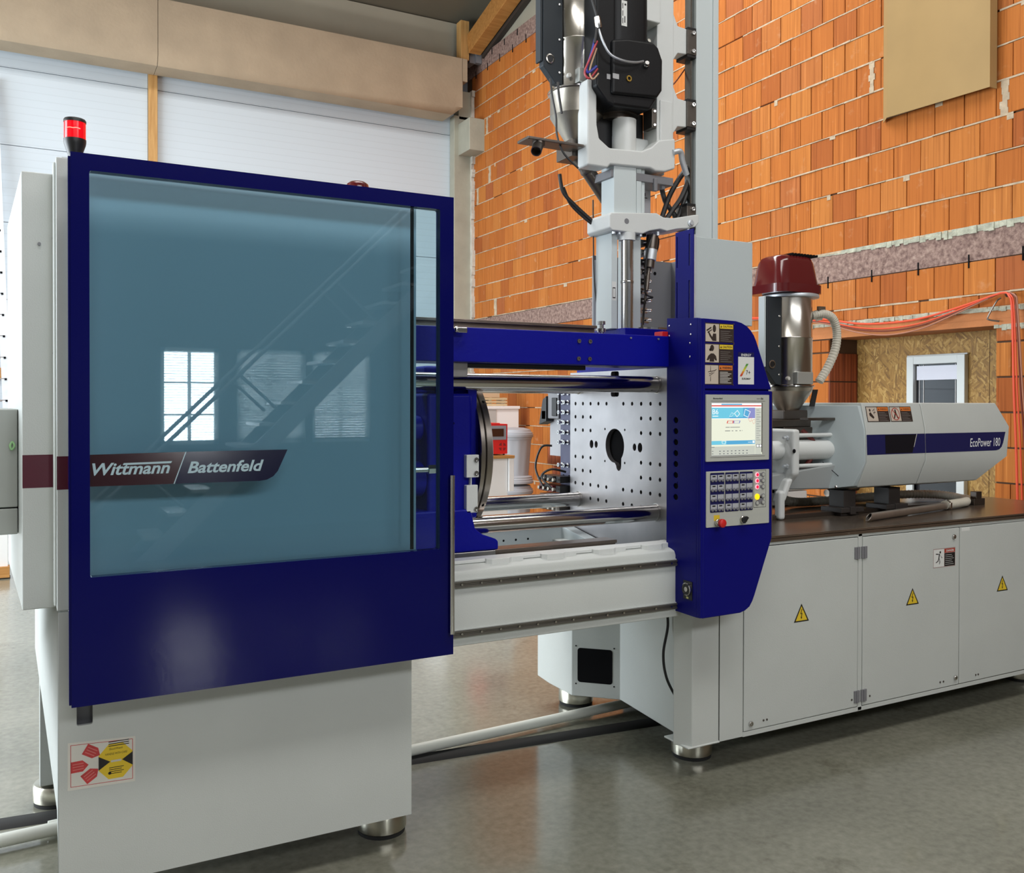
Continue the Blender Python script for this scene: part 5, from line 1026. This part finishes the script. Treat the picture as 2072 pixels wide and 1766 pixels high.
mb = MB(); mb.prism([(2.241, 3.02), (2.30, 2.955), (2.34, 2.945), (2.34, 4.2), (2.241, 4.2)], 'y', 3.40, 3.58); mo = obj('motor', mb, BLACKM, vu, bev=.008, seg=3)
mb = MB(); mb.prism(rrect(2.330, 2.548, 3.405, 3.62, .05, 5), 'z', 3.24, 4.2); obj('motor_body', mb, BLACKM, mo)
mb = MB(); mb.prism([(2.315, 2.99), (2.57, 3.01), (2.598, 3.05), (2.60, 3.19), (2.575, 3.245), (2.545, 3.265), (2.40, 3.255), (2.315, 3.235)], 'y', 3.385, 3.66); mb.prism([(2.33, 2.945), (2.54, 2.955), (2.59, 3.03), (2.30, 3.03)], 'y', 3.40, 3.64); obj('gearbox', mb, BLACKM, mo, bev=.014, seg=3)
mb = MB(); P = FRONT(3.4042); mb.mi = 0; mb.rect(P, 2.378, 2.409, 3.315, 3.430); mb.mi = 1
for k in range(3): mb.rect(P, 2.383, 2.387, 3.325 + k * .034, 3.350 + k * .034, .0005)
mb.rect(P, 2.394, 2.399, 3.33, 3.36, .0005); mb.disc(P, 2.399, 3.413, .005, z=.0005); obj('motor_label', mb, [LAB, INK], mo)
mb = MB(); P = FRONT(3.3848); mb.rect(P, 2.318, 2.352, 3.060, 3.083); P = FRONT(3.3995); mb.rect(P, 2.296, 2.338, 3.058, 3.081); mb.rect(P, 2.334, 2.339, 3.08, 3.115); obj('type_label', mb, mat('grey_label', (0.42, 0.42, 0.43), .5), mo)
mb = MB(); mb.lathe([(.014, 0), (.014, .006), (.008, .006), (.008, -.004)], (2.405, 3.386, 3.072), (0, -1, 0), n=20); o = obj('brass_plug', mb, BRASS, mo); o['label'] = 'brass plug'
mb = MB(); mb.tube(bez([(2.243, 3.40, 3.30), (2.248, 3.37, 3.22), (2.285, 3.36, 3.155), (2.35, 3.355, 3.135), (2.42, 3.36, 3.140), (2.475, 3.37, 3.158)], 10), .0055, 8); obj('motor_cable', mb, mat('silver_sleeve', (0.42, 0.43, 0.45), .35, .6), mo)
mb = MB(); mb.lathe([(.013, 0), (.013, .02), (.010, .022), (.010, .035)], (2.502, 3.39, 3.143), (-.4, -1, .25), n=8); mb.lathe([(.009, 0), (.009, .012)], (2.530, 3.41, 3.27), (0, -1, .3), n=12); obj('cable_gland', mb, CHROME, mo)
mb = MB(); mb.box(2.52, 2.612, 3.42, 3.56, 3.375, 4.1); obj('white_cover', mb, WHITE_P, vu, bev=.006)
for z in (3.22, 3.08, 2.94):
    mb = MB(); mb.box(2.585, 2.612, 3.45, 3.52, z - .045, z + .045); mb.mi = 1
    for dz in (-.032, .032): mb.lathe([(.007, 0), (.007, .007), (.004, .007)], (2.60, 3.451, z + dz), (-.3, -1, 0), n=10)
    obj('linear_bearing', mb, [DSTEEL, CHROME], vu, bev=.002)
# wires and glands beside the loader
for nm, pts, rr_, mm in (('wire', [(2.235, 3.39, 3.25), (2.215, 3.40, 3.16), (2.195, 3.41, 3.09), (2.20, 3.40, 3.07), (2.235, 3.39, 3.10)], .006, mat('blue_wire', (0.02, 0.03, 0.28), .4)),
                         ('wire', [(2.235, 3.385, 3.21), (2.205, 3.40, 3.13), (2.185, 3.41, 3.07), (2.205, 3.40, 3.045), (2.24, 3.39, 3.09)], .005, mat('red_wire', (0.38, 0.03, 0.04), .4)),
                         ('wire', [(2.235, 3.39, 3.18), (2.205, 3.40, 3.08), (2.215, 3.39, 3.04), (2.245, 3.39, 3.07)], .004, mat('beige_wire', (0.50, 0.32, 0.20), .5)),
                         ('wire', [(2.20, 3.42, 3.48), (2.222, 3.40, 3.38), (2.238, 3.39, 3.30), (2.225, 3.39, 3.20)], .007, CABLE)):
    mb = MB(); mb.tube(bez(pts, 8), rr_, 8); obj(nm, mb, mm, vu)
mb = MB(); mb.lathe([(.013, 0), (.015, .01), (.013, .05)], (2.245, 3.388, 3.27), (-.2, 0, 1), n=8); mb.lathe([(.014, 0), (.014, .03)], (2.205, 3.40, 3.41), (-.3, -.3, .8), n=8); obj('cable_gland', mb, CHROME, vu)
# guide column
mb = MB(); mb.box(2.374, 2.500, 3.455, 3.56, 2.47, 2.70); mb.box(2.506, 2.535, 3.462, 3.56, 2.47, 2.70); mb.box(2.541, 2.560, 3.470, 3.56, 2.47, 2.70); mb.box(2.377, 2.553, 3.475, 3.552, 2.472, 2.698); obj('guide_column', mb, PIL, vu, bev=.003)
mb = MB(); mb.prism([(2.333, 2.40), (2.350, 2.388), (2.52, 2.388), (2.56, 2.405), (2.62, 2.418), (2.66, 2.412), (2.72, 2.428), (2.78, 2.436), (2.83, 2.448), (2.852, 2.47), (2.852, 2.51), (2.82, 2.505), (2.70, 2.478), (2.64, 2.476), (2.60, 2.492), (2.345, 2.470), (2.333, 2.460)], 'y', 3.43, 3.62); br = obj('bracket', mb, WHITE_P, vu, bev=.006, seg=3)
mb = MB(); mb.disc(FRONT(3.4295), 2.428, 2.437, .013, n=18); obj('bracket_hole', mb, MIDG, br)
mb = MB(); mb.lathe([(.017, 0), (.017, .004), (.010, .006), (.010, .012)], (2.80, 3.43, 2.463), (0, -1, 0), n=16)
for x in (2.37, 2.40, 2.52, 2.62, 2.80): mb.lathe([(.009, 0), (.009, -.018)], (x, 3.45, 2.395 + max(0, (x - 2.55) * .2)), (0, 0, 1), n=8)
obj('bolt', mb, ALU, br)
mb = MB(); mb.lathe([(.038, 0), (.038, -.035), (.030, -.036)], (2.452, 3.46, 2.389), (0, 0, 1), n=26); obj('boss', mb, WHITE_P, vu)
mb = MB(); mb.cyl((2.452, 3.46, 1.945), (2.452, 3.46, 2.385), .029, n=30); mb.lathe([(.030, 0), (.031, .003), (.031, .010), (.030, .013)], (2.452, 3.46, 2.155), n=30); obj('guide_rod', mb, CHROME, vu)
mb = MB(); mb.box(2.372, 2.405, 3.47, 3.60, 1.945, 2.388); mb.box(2.498, 2.545, 3.48, 3.60, 1.945, 2.388); obj('column_profile', mb, PIL, vu, bev=.002)
mb = MB(); P = FRONT(3.4695); mb.mi = 0; mb.rect(P, 2.374, 2.398, 2.075, 2.162); mb.mi = 1; mb.rect(P, 2.378, 2.394, 2.085, 2.135, .0004); mb.mi = 0; mb.rect(P, 2.380, 2.392, 2.090, 2.130, .0008); obj('rod_label', mb, [LAB, INK], vu)
mb = MB(); rnd = random.Random(11); mb.box(2.552, 2.600, 3.58, 3.64, 1.95, 2.45)
for k in range(10): mb.mi = rnd.choice((0, 1)); z = 1.98 + k * .046; mb.box(2.545, 2.59 + .02 * rnd.random(), 3.50, 3.57, z, z + .028); mb.mi = 1; mb.cyl((2.565, 3.51, z + .014), (2.60, 3.47, z + .014), .006, n=8)
obj('valve_column', mb, [BLACK, CHROME], vu, bev=.002)
mb = MB(); mb.tube(bez([(2.560, 3.48, 1.97), (2.565, 3.47, 2.08), (2.60, 3.46, 2.10), (2.565, 3.47, 2.12), (2.56, 3.47, 2.22)], 6), .004, 6); mb.tube(bez([(2.56, 3.47, 2.2), (2.57, 3.46, 2.32), (2.60, 3.46, 2.40)], 6), .005, 6); obj('air_line', mb, CABLE, vu)
mb = MB(); a = Vector((2.612, 3.48, 2.395)); dn = Vector((-.06, 0, -.44)).normalized()
mb.mi = 1; mb.lathe([(.028, 0), (.028, .06), (.030, .062), (.030, .068)], a, dn, n=20); mb.mi = 0; mb.lathe([(.031, .068), (.031, .118), (.026, .120)], a, dn, n=20); mb.mi = 1; mb.lathe([(.025, .12), (.025, .155), (.012, .157), (.009, .19), (.011, .195), (.011, .265), (.006, .27), (.004, .45)], a, dn, n=16); obj('air_cylinder', mb, [ALU, GUNM], vu)
mb = MB(); mb.box(2.615, 2.69, 3.60, 3.62, 2.47, 2.70); pw = obj('white_plate', mb, mat('lilac_white_plate', (0.55, 0.53, 0.56), .45), vu)
mb = MB(); P = FRONT(3.5995)
for x, z, w in ((2.64, 2.60, .03), (2.655, 2.61, .004), (2.635, 2.53, .02), (2.65, 2.55, .004)): mb.rect(P, x, x + w, z, z + .004 if w > .01 else z + .016)
obj('plate_mark', mb, INK, pw)
CB = [[(2.845, 3.50, 2.76), (2.78, 3.50, 2.68), (2.735, 3.51, 2.60), (2.70, 3.52, 2.50)], [(2.850, 3.50, 2.70), (2.80, 3.50, 2.60), (2.75, 3.51, 2.53), (2.70, 3.52, 2.46)], [(2.850, 3.50, 2.66), (2.81, 3.50, 2.57), (2.785, 3.51, 2.50), (2.75, 3.5, 2.47)], [(2.715, 3.55, 2.66), (2.735, 3.54, 2.58), (2.78, 3.53, 2.52), (2.80, 3.53, 2.47)],
      [(2.63, 3.58, 2.68), (2.60, 3.57, 2.62), (2.60, 3.56, 2.54), (2.63, 3.56, 2.47)], [(2.66, 3.58, 2.45), (2.70, 3.56, 2.40), (2.68, 3.55, 2.33), (2.64, 3.56, 2.28)], [(2.17, 3.60, 2.66), (2.19, 3.60, 2.58), (2.25, 3.59, 2.52), (2.36, 3.58, 2.44)], [(2.19, 3.60, 2.60), (2.23, 3.60, 2.53), (2.30, 3.59, 2.47), (2.38, 3.58, 2.42)]]
for i, p in enumerate(CB): mb = MB(); mb.tube(bez(p, 10), (.013, .013, .011, .012, .010, .010, .009, .008)[i], 8); obj('cable', mb, CABLE, vu)
mb = MB(); mb.tube(bez([(2.715, 3.54, 3.10), (2.78, 3.53, 3.16), (2.84, 3.52, 3.24)], 8), .0035, 6); mb.tube(bez([(2.71, 3.56, 2.97), (2.75, 3.53, 2.965), (2.80, 3.52, 2.99), (2.80, 3.52, 3.03), (2.77, 3.53, 3.01)], 8), .0035, 6); obj('thin_cable', mb, CABB, vu)
mb = MB(); mb.tube(bez([(2.355, 3.60, 2.56), (2.357, 3.6, 2.4), (2.362, 3.6, 2.2), (2.378, 3.6, 2.05), (2.385, 3.6, 1.93)], 8), .0035, 6); obj('thin_cable', mb, CABLE, vu)
mb = MB(); mb.box(2.36, 2.72, 3.46, 3.60, 2.638, 2.676); mb.box(2.60, 2.62, 3.45, 3.47, 2.60, 2.66); mb.box(2.66, 2.68, 3.47, 3.49, 2.62, 2.68); obj('lower_plate', mb, MIDG, vu, bev=.003)
mb = MB(); mb.tube(bez([(2.70, 3.44, 2.79), (2.745, 3.44, 2.80), (2.765, 3.45, 2.76), (2.80, 3.46, 2.70)], 8), .014, 10); obj('lifting_eye', mb, ALU, vu)
# grey sheet housing at the rear of the machine
mb = MB(); mb.box(2.70, 3.24, 4.121, 4.135, 1.90, 2.40); mb.prism([(2.70, 4.12), (2.765, 4.05), (2.79, 4.05), (2.79, 4.055), (2.77, 4.055), (2.71, 4.12)], 'z', 1.90, 2.375); mb.box(3.225, 3.24, 3.95, 4.12, 1.90, 2.40); rh = obj('rear_housing', mb, mat('lead_grey_sheet', (0.20, 0.20, 0.21), .45), mc)
mb = MB()
for k in range(4): mb.disc(FRONT(4.1195), 2.96 + .05 * k, 2.33, .010, n=10)
obj('hole', mb, DARK, rh)
# ================================================================ SUCTION LANCE ON THE STEEL TOP
sl = thing('suction_lance', 'steel suction lance with a ribbed beige hose lying on the steel top', 'suction lance', (4.2, 3.3, 1.012))
p0, p1 = Vector((3.70, 3.145, 1.033)), Vector((4.50, 3.292, 1.037)); d = (p1 - p0).normalized()
mb = MB(); s_ = d.cross(Vector((0, 0, 1))).normalized(); rings = []
for rad, fl_ in ((.0195, 0), (.0165, 1)):
    rings.append([p0 + (s_ * math.cos(t) + Vector((0, 0, 1)) * math.sin(t)) * rad + d * (.022 * math.sin(t) - .014 * math.cos(t)) for t in [2 * PI * k / 28 for k in range(28)]])
end = [p1 + (s_ * math.cos(t) + Vector((0, 0, 1)) * math.sin(t)) * .0195 for t in [2 * PI * k / 28 for k in range(28)]]
deep = [p0 + d * .15 + (s_ * math.cos(t) + Vector((0, 0, 1)) * math.sin(t)) * .0165 for t in [2 * PI * k / 28 for k in range(28)]]
mb.loft([end, rings[0], rings[1], deep]); obj('lance_tube', mb, mat('lance_steel', (0.55, 0.50, 0.45), .34, .9, var=.12, vscale=12), sl)
def ribbed(name, pts, rad, parent, n=14, per=3):
    P_ = bez(pts, 40); L_ = [P_[0]]
    for q in P_[1:]:
        if (q - L_[-1]).length > .0035: L_.append(q)
    mb = MB(); mb.tube(L_, rad, n, [rad if k % 4 < 2 else rad * .90 for k in range(len(L_))]); return obj(name, mb, HOSE, parent, ang=75)
ribbed('hose', [(4.47, 3.287, 1.040), (4.60, 3.31, 1.040), (4.74, 3.35, 1.040), (4.86, 3.46, 1.040), (4.86, 3.60, 1.050), (4.72, 3.70, 1.052), (4.45, 3.745, 1.047), (4.10, 3.75, 1.042), (3.85, 3.76, 1.042), (3.72, 3.765, 1.07), (3.63, 3.77, 1.13), (3.58, 3.77, 1.22)], .0255, sl)
mb = MB(); mb.lathe([(.028, 0), (.028, .02)], (4.475, 3.288, 1.040), (.98, .17, 0), n=22); mb.box(4.478, 4.492, 3.255, 3.270, 1.02, 1.055); obj('hose_clamp', mb, CHROME, sl)

# ================================================================ THINGS ON THE WALL AND FLOOR
mb = MB(); mb.hexa([(6.055, 4.12, 3.862), (6.060, 4.12, 3.862), (6.060, 4.99, 3.885), (6.055, 4.99, 3.885), (6.055, 4.12, 5.6), (6.060, 4.12, 5.6), (6.060, 4.99, 5.6), (6.055, 4.99, 5.6)])
mb.hexa([(6.055, 4.99, 3.885), (6.060, 4.99, 3.885), (6.135, 5.085, 3.878), (6.130, 5.085, 3.878), (6.055, 4.99, 5.6), (6.060, 4.99, 5.6), (6.135, 5.085, 5.6), (6.130, 5.085, 5.6)])
mb.hexa([(6.055, 4.11, 3.862), (6.135, 4.11, 3.862), (6.135, 4.12, 3.862), (6.055, 4.12, 3.862), (6.055, 4.11, 5.6), (6.135, 4.11, 5.6), (6.135, 4.12, 5.6), (6.055, 4.12, 5.6)])
single('cardboard_cover', mb, CARD, 'large brown cardboard sheet folded over an opening high on the brick wall', 'cardboard')
mb = MB(); mb.tube([(6.16, 3.975, 2.372), (6.10, 3.975, 2.366), (6.06, 3.975, 2.36), (6.05, 3.975, 2.375)], .011, 8); mb.tube(bez([(6.12, 4.06, 2.355), (6.10, 4.08, 2.33), (6.09, 4.135, 2.23), (6.09, 4.13, 2.205), (6.12, 4.07, 2.19)], 8), .006, 6); single('wall_hook', mb, GUNM, 'bent iron hook in the bricks that carries the cables', 'hook')
def wallcable(nm, lbl, m_, rad, sag, dy, tail):
    mb = MB(); pts = [(6.10, 6.9, 2.43 + dy), (6.10, 6.3, 2.385 + dy), (6.09, 5.7, 2.325 + dy - sag * .2), (6.085, 5.3, 2.255 + dy - sag * .7), (6.08, 5.0, 2.235 + dy - sag), (6.08, 4.7, 2.245 + dy - sag * .8), (6.08, 4.4, 2.295 + dy - sag * .3), (6.07, 4.1, 2.365 + dy * .3), (6.06, 4.0, 2.382), (6.05, 3.94 - tail, 2.355), (6.06, 3.925 - tail, 2.25), (6.08, 3.915 - tail * 1.5, 1.7), (6.10, 3.90 - tail * 2, 1.2), (6.11, 3.88 - tail * 2, .3), (6.11, 3.9, .012)]
    mb.tube(bez(pts, 10), rad, 8); return single(nm, mb, m_, lbl, 'cable', None)
wallcable('extension_cable', 'thick orange-red cable, topmost of the bundle slung from the wall hook', CABR, .0085, 0.0, .012, -.012)
wallcable('extension_cable', 'thinner orange cable sagging just below the topmost cable', CABR, .006, .03, 0.0, .004)
wallcable('extension_cable', 'brown cable in the middle of the sagging cable bundle', CABB, .0065, .045, -.006, .02)
wallcable('extension_cable', 'pale brown cable hanging lowest in the sagging cable bundle', mat('pale_brown_cable', (0.38, 0.16, 0.10), .5), .006, .075, -.008, .03)
pa, pb = Vector((-1.6, 3.605, .036)), Vector((3.2, 3.90, .036))
mb = MB(); mb.tube([pa, pb], .024, 18); mb.tube([(.06, 3.727, .036), (.09, 3.729, .036)], .0245, 18)
single('plastic_pipe', mb, PVC, 'white plastic pipe lying on the floor beneath the machine', 'pipe')
mb = MB(); a, c = Vector((-2.2, 4.12, 0)), Vector((3.4, 3.60, 0)); dd = (c - a).normalized(); nn = Vector((-dd.y, dd.x, 0))
mb.hexa([a - nn * .05, c - nn * .05, c + nn * .05, a + nn * .05] + [q + Vector((0, 0, .011)) for q in (a - nn * .035, c - nn * .035, c + nn * .035, a + nn * .035)])
single('cable_duct', mb, RUBBER, 'flat black rubber cable duct on the floor beneath the machine', 'cable duct')
# ladder against the back wall
ld = thing('aluminium_ladder', 'aluminium ladder leaning on the ribbed back wall at far left', 'ladder', (-.35, 12.4, 0))
top, bot = Vector((-.375, 12.93, 5.6)), Vector((-.175, 12.35, 0.02)); ax = (top - bot).normalized()
for dx in (0, -.42):
    mb = MB(); s_ = Vector((.045, 0, 0)); t_ = ax.cross(Vector((1, 0, 0))).normalized() * .012
    q0, q1 = bot + Vector((dx, 0, 0)), top + Vector((dx, 0, 0)); mb.hexa([q0 - s_ - t_, q0 + s_ - t_, q0 + s_ + t_, q0 - s_ + t_, q1 - s_ - t_, q1 + s_ - t_, q1 + s_ + t_, q1 - s_ + t_]); obj('rail', mb, ALU, ld)
mb = MB(); mb.box(-.012, .012, -.018, .0, -.012, .012); hole = small(mb, DARK)
mb = MB(); mb.box(-.41, 0, -.012, .012, -.012, .012); rung = small(mb, ALU)
k = 0; z = .3
while z < 5.4:
    q = bot + (top - bot) * (z / 5.58); inst('rung', rung, ld, q + Vector((-.01, 0, 0))); inst('rung_hole', hole, ld, q + Vector((.0, -.008, 0))); z += .26
mb = MB(); mb.box(-2.6, -.17, 9.42, 9.46, .11, .75); lb = obj('sheet', mb, WHITE, None); lb['label'] = 'white sheet standing on an orange plank at the far left floor'; lb['category'] = 'sheet'
mb = MB(); mb.box(-2.6, -.155, 9.38, 9.50, .012, .11); single('plank', mb, WOODX, 'orange wooden plank lying under the white sheet at far left', 'plank')
mb = MB(); mb.box(-2.6, -.15, 9.39, 9.5, 0, .012); single('black_strip', mb, RUBBER, 'thin black strip under the orange plank at far left', 'strip')  # thin black strip between plank and floor
# bins
def bin_(z0, label):
    t = thing('waste_bin', label, 'bin', (5.36, 10.0, z0), 'grey plastic bins stacked by the brick wall'); n = 48
    def ringp(rad, z, amp): return [(5.36 + (rad - (amp if k % 4 < 2 else 0)) * math.cos(2 * PI * k / n), 10.0 + (rad - (amp if k % 4 < 2 else 0)) * math.sin(2 * PI * k / n), z0 + z) for k in range(n)]
    mb = MB(); mb.loft([ringp(.190, 0, 0), ringp(.192, .02, 0), ringp(.196, .05, .006), ringp(.226, .42, .006), ringp(.229, .45, 0), ringp(.236, .452, 0), ringp(.236, .475, 0)]); obj('body', mb, BIN, t, ang=50)
    mb = MB(); mb.lathe([(.246, 0), (.250, .006), (.250, .040), (.242, .042), (.242, .060), (.225, .066), (.215, .095), (.13, .118), (.04, .122), (.001, .122)], (5.36, 10.0, z0 + .475), n=48); obj('lid', mb, BIN, t)
    return t
bin_(0.0, 'ribbed grey plastic waste bin at the bottom of the stack by the bricks'); bin_(.70, 'ribbed grey plastic waste bin with a domed lid, top of the stack')
mb = MB(); mb.lathe([(.20, 0), (.245, .004), (.252, .012), (.252, .036), (.244, .040), (.244, .062), (.236, .070), (.236, .088), (.19, .103)], (5.36, 10.0, .597), n=48); single('bin_lid', mb, BIN, 'spare grey bin lid lying between the two stacked bins', 'lid')
# cabinets seen through the mould space
cbn = thing('white_base_cabinet', 'white base cabinet with a wooden worktop carrying the red control unit', 'cabinet', (3.95, 8.3, 0))
mb = MB(); mb.box(3.55, 4.225, 8.0, 8.6, 0, 1.05); obj('body', mb, WHITE, cbn, bev=.004)
mb = MB(); mb.box(4.23, 4.285, 7.98, 8.05, .72, 1.05); obj('side_panel', mb, WHITE, cbn, bev=.003)
mb = MB(); mb.box(3.54, 4.29, 7.97, 8.62, 1.05, 1.078); obj('worktop', mb, WOODX, cbn, bev=.003)
rc = thing('control_unit', 'red temperature control unit with a grey display panel on the white base cabinet', 'control unit', (4.12, 8.2, 1.078))
mb = MB(); mb.box(3.985, 4.234, 8.02, 8.45, 1.092, 1.392); mb.box(3.985, 4.15, 8.02, 8.45, 1.392, 1.402); obj('case', mb, RED, rc, bev=.008)
mb = MB(); mb.box(4.0, 4.215, 8.014, 8.02, 1.235, 1.375); pn = obj('panel', mb, mat('device_grey', (0.25, 0.25, 0.28), .5), rc)
mb = MB(); mb.box(4.03, 4.185, 8.010, 8.014, 1.268, 1.345); obj('display', mb, mat('dark_display', (0.05, 0.02, 0.012), .1), pn)
mb = MB(); P = FRONT(8.0195)
for k in range(4):
    a0 = k * PI / 2 + .22; mb.shape(P, [(4.175 + .012 * math.cos(k * PI / 2 + PI / 4), 1.165 + .012 * math.sin(k * PI / 2 + PI / 4))] + [(4.175 + .042 * math.cos(a0 + j * .21), 1.165 + .042 * math.sin(a0 + j * .21)) for j in range(6)])
obj('arrow_key', mb, mat('dark_red_key', (0.20, 0.008, 0.010), .5), rc)
mb = MB()
for x in (4.01, 4.21): mb.cyl((x, 8.06, 1.078), (x, 8.06, 1.093), .012, n=12); mb.cyl((x, 8.4, 1.078), (x, 8.4, 1.093), .012, n=12)
obj('foot', mb, BLACK, rc)
tc_ = thing('tall_white_cabinet', 'taller white cabinet behind the red control unit', 'cabinet', (5.6, 11.1, 0))
mb = MB(); mb.box(5.27, 5.98, 11.0, 11.3, 0, 1.52); obj('body', mb, WHITE, tc_, bev=.004)
mb = MB(); mb.box(5.26, 5.99, 10.98, 11.31, 1.52, 1.56); obj('top_board', mb, WHITE, tc_, bev=.003)
mb = MB(); mb.box(5.28, 5.63, 10.994, 11.0, 1.20, 1.51); obj('grey_door', mb, mat('cabinet_grey', (0.45, 0.44, 0.42), .5), tc_)
cr = thing('slatted_crate', 'small pale wooden slatted crate on top of the taller white cabinet', 'crate', (5.5, 11.1, 1.56))
PALEW = wood('pale_wood', (0.50, 0.37, 0.20), (0.66, 0.52, 0.32))
for z in (1.563, 1.603, 1.645): mb = MB(); mb.box(5.30, 5.80, 11.0, 11.014, z, z + .027); obj('slat', mb, PALEW, cr)
for x in (5.35, 5.55, 5.76): mb = MB(); mb.box(x, x + .02, 11.014, 11.25, 1.56, 1.675); obj('batten', mb, PALEW, cr)
mb = MB(); mb.box(5.27, 5.71, 11.05, 11.28, 1.675, 1.83); single('carton', mb, mat('beige_carton', (0.56, 0.40, 0.25), .7), 'plain beige carton sitting on the slatted crate', 'box', bev=.003)
wc = thing('white_chest', 'low white chest standing between the machine and the brick wall', 'chest', (4.85, 5.2, 0))
mb = MB(); mb.box(4.45, 5.16, 4.95, 5.6, 0.02, .95); obj('body', mb, WHITE, wc, bev=.01)
mb = MB(); mb.box(4.44, 5.17, 4.94, 5.61, .955, 1.02); obj('lid', mb, WHITE, wc, bev=.01)
# steel stair behind the viewer (seen mirrored in the door pane)
stt = thing('steel_stair', 'steel stair with handrails behind the viewer, mirrored in the door pane', 'stair', (2.4, -4.3, 0))
STS = mat('stair_steel', (0.30, 0.32, 0.34), .5, .3)
for yy in (-4.05, -4.75):
    mb = MB(); mb.prism([(.95, 0), (1.22, 0), (4.5, 3.25), (4.25, 3.25)], 'y', yy - .02, yy + .02); obj('stringer', mb, STS, stt)
    mb = MB(); mb.tube([(.55, yy, .50), (4.1, yy, 4.0)], .022, 10)
    for t in (0.12, .4, .7): x = .55 + 3.55 * t; mb.tube([(x, yy, .5 + 3.5 * t), (x + .42, yy, .06 + 3.5 * t + .05)], .018, 8)
    obj('handrail', mb, STS, stt)
for k in range(14): mb = MB(); mb.box(1.02 + .232 * k, 1.24 + .232 * k, -4.73, -4.07, .20 + .23 * k, .235 + .23 * k); obj('tread', mb, mat('tread_steel', (0.55, 0.58, 0.60), .35, .5), stt)
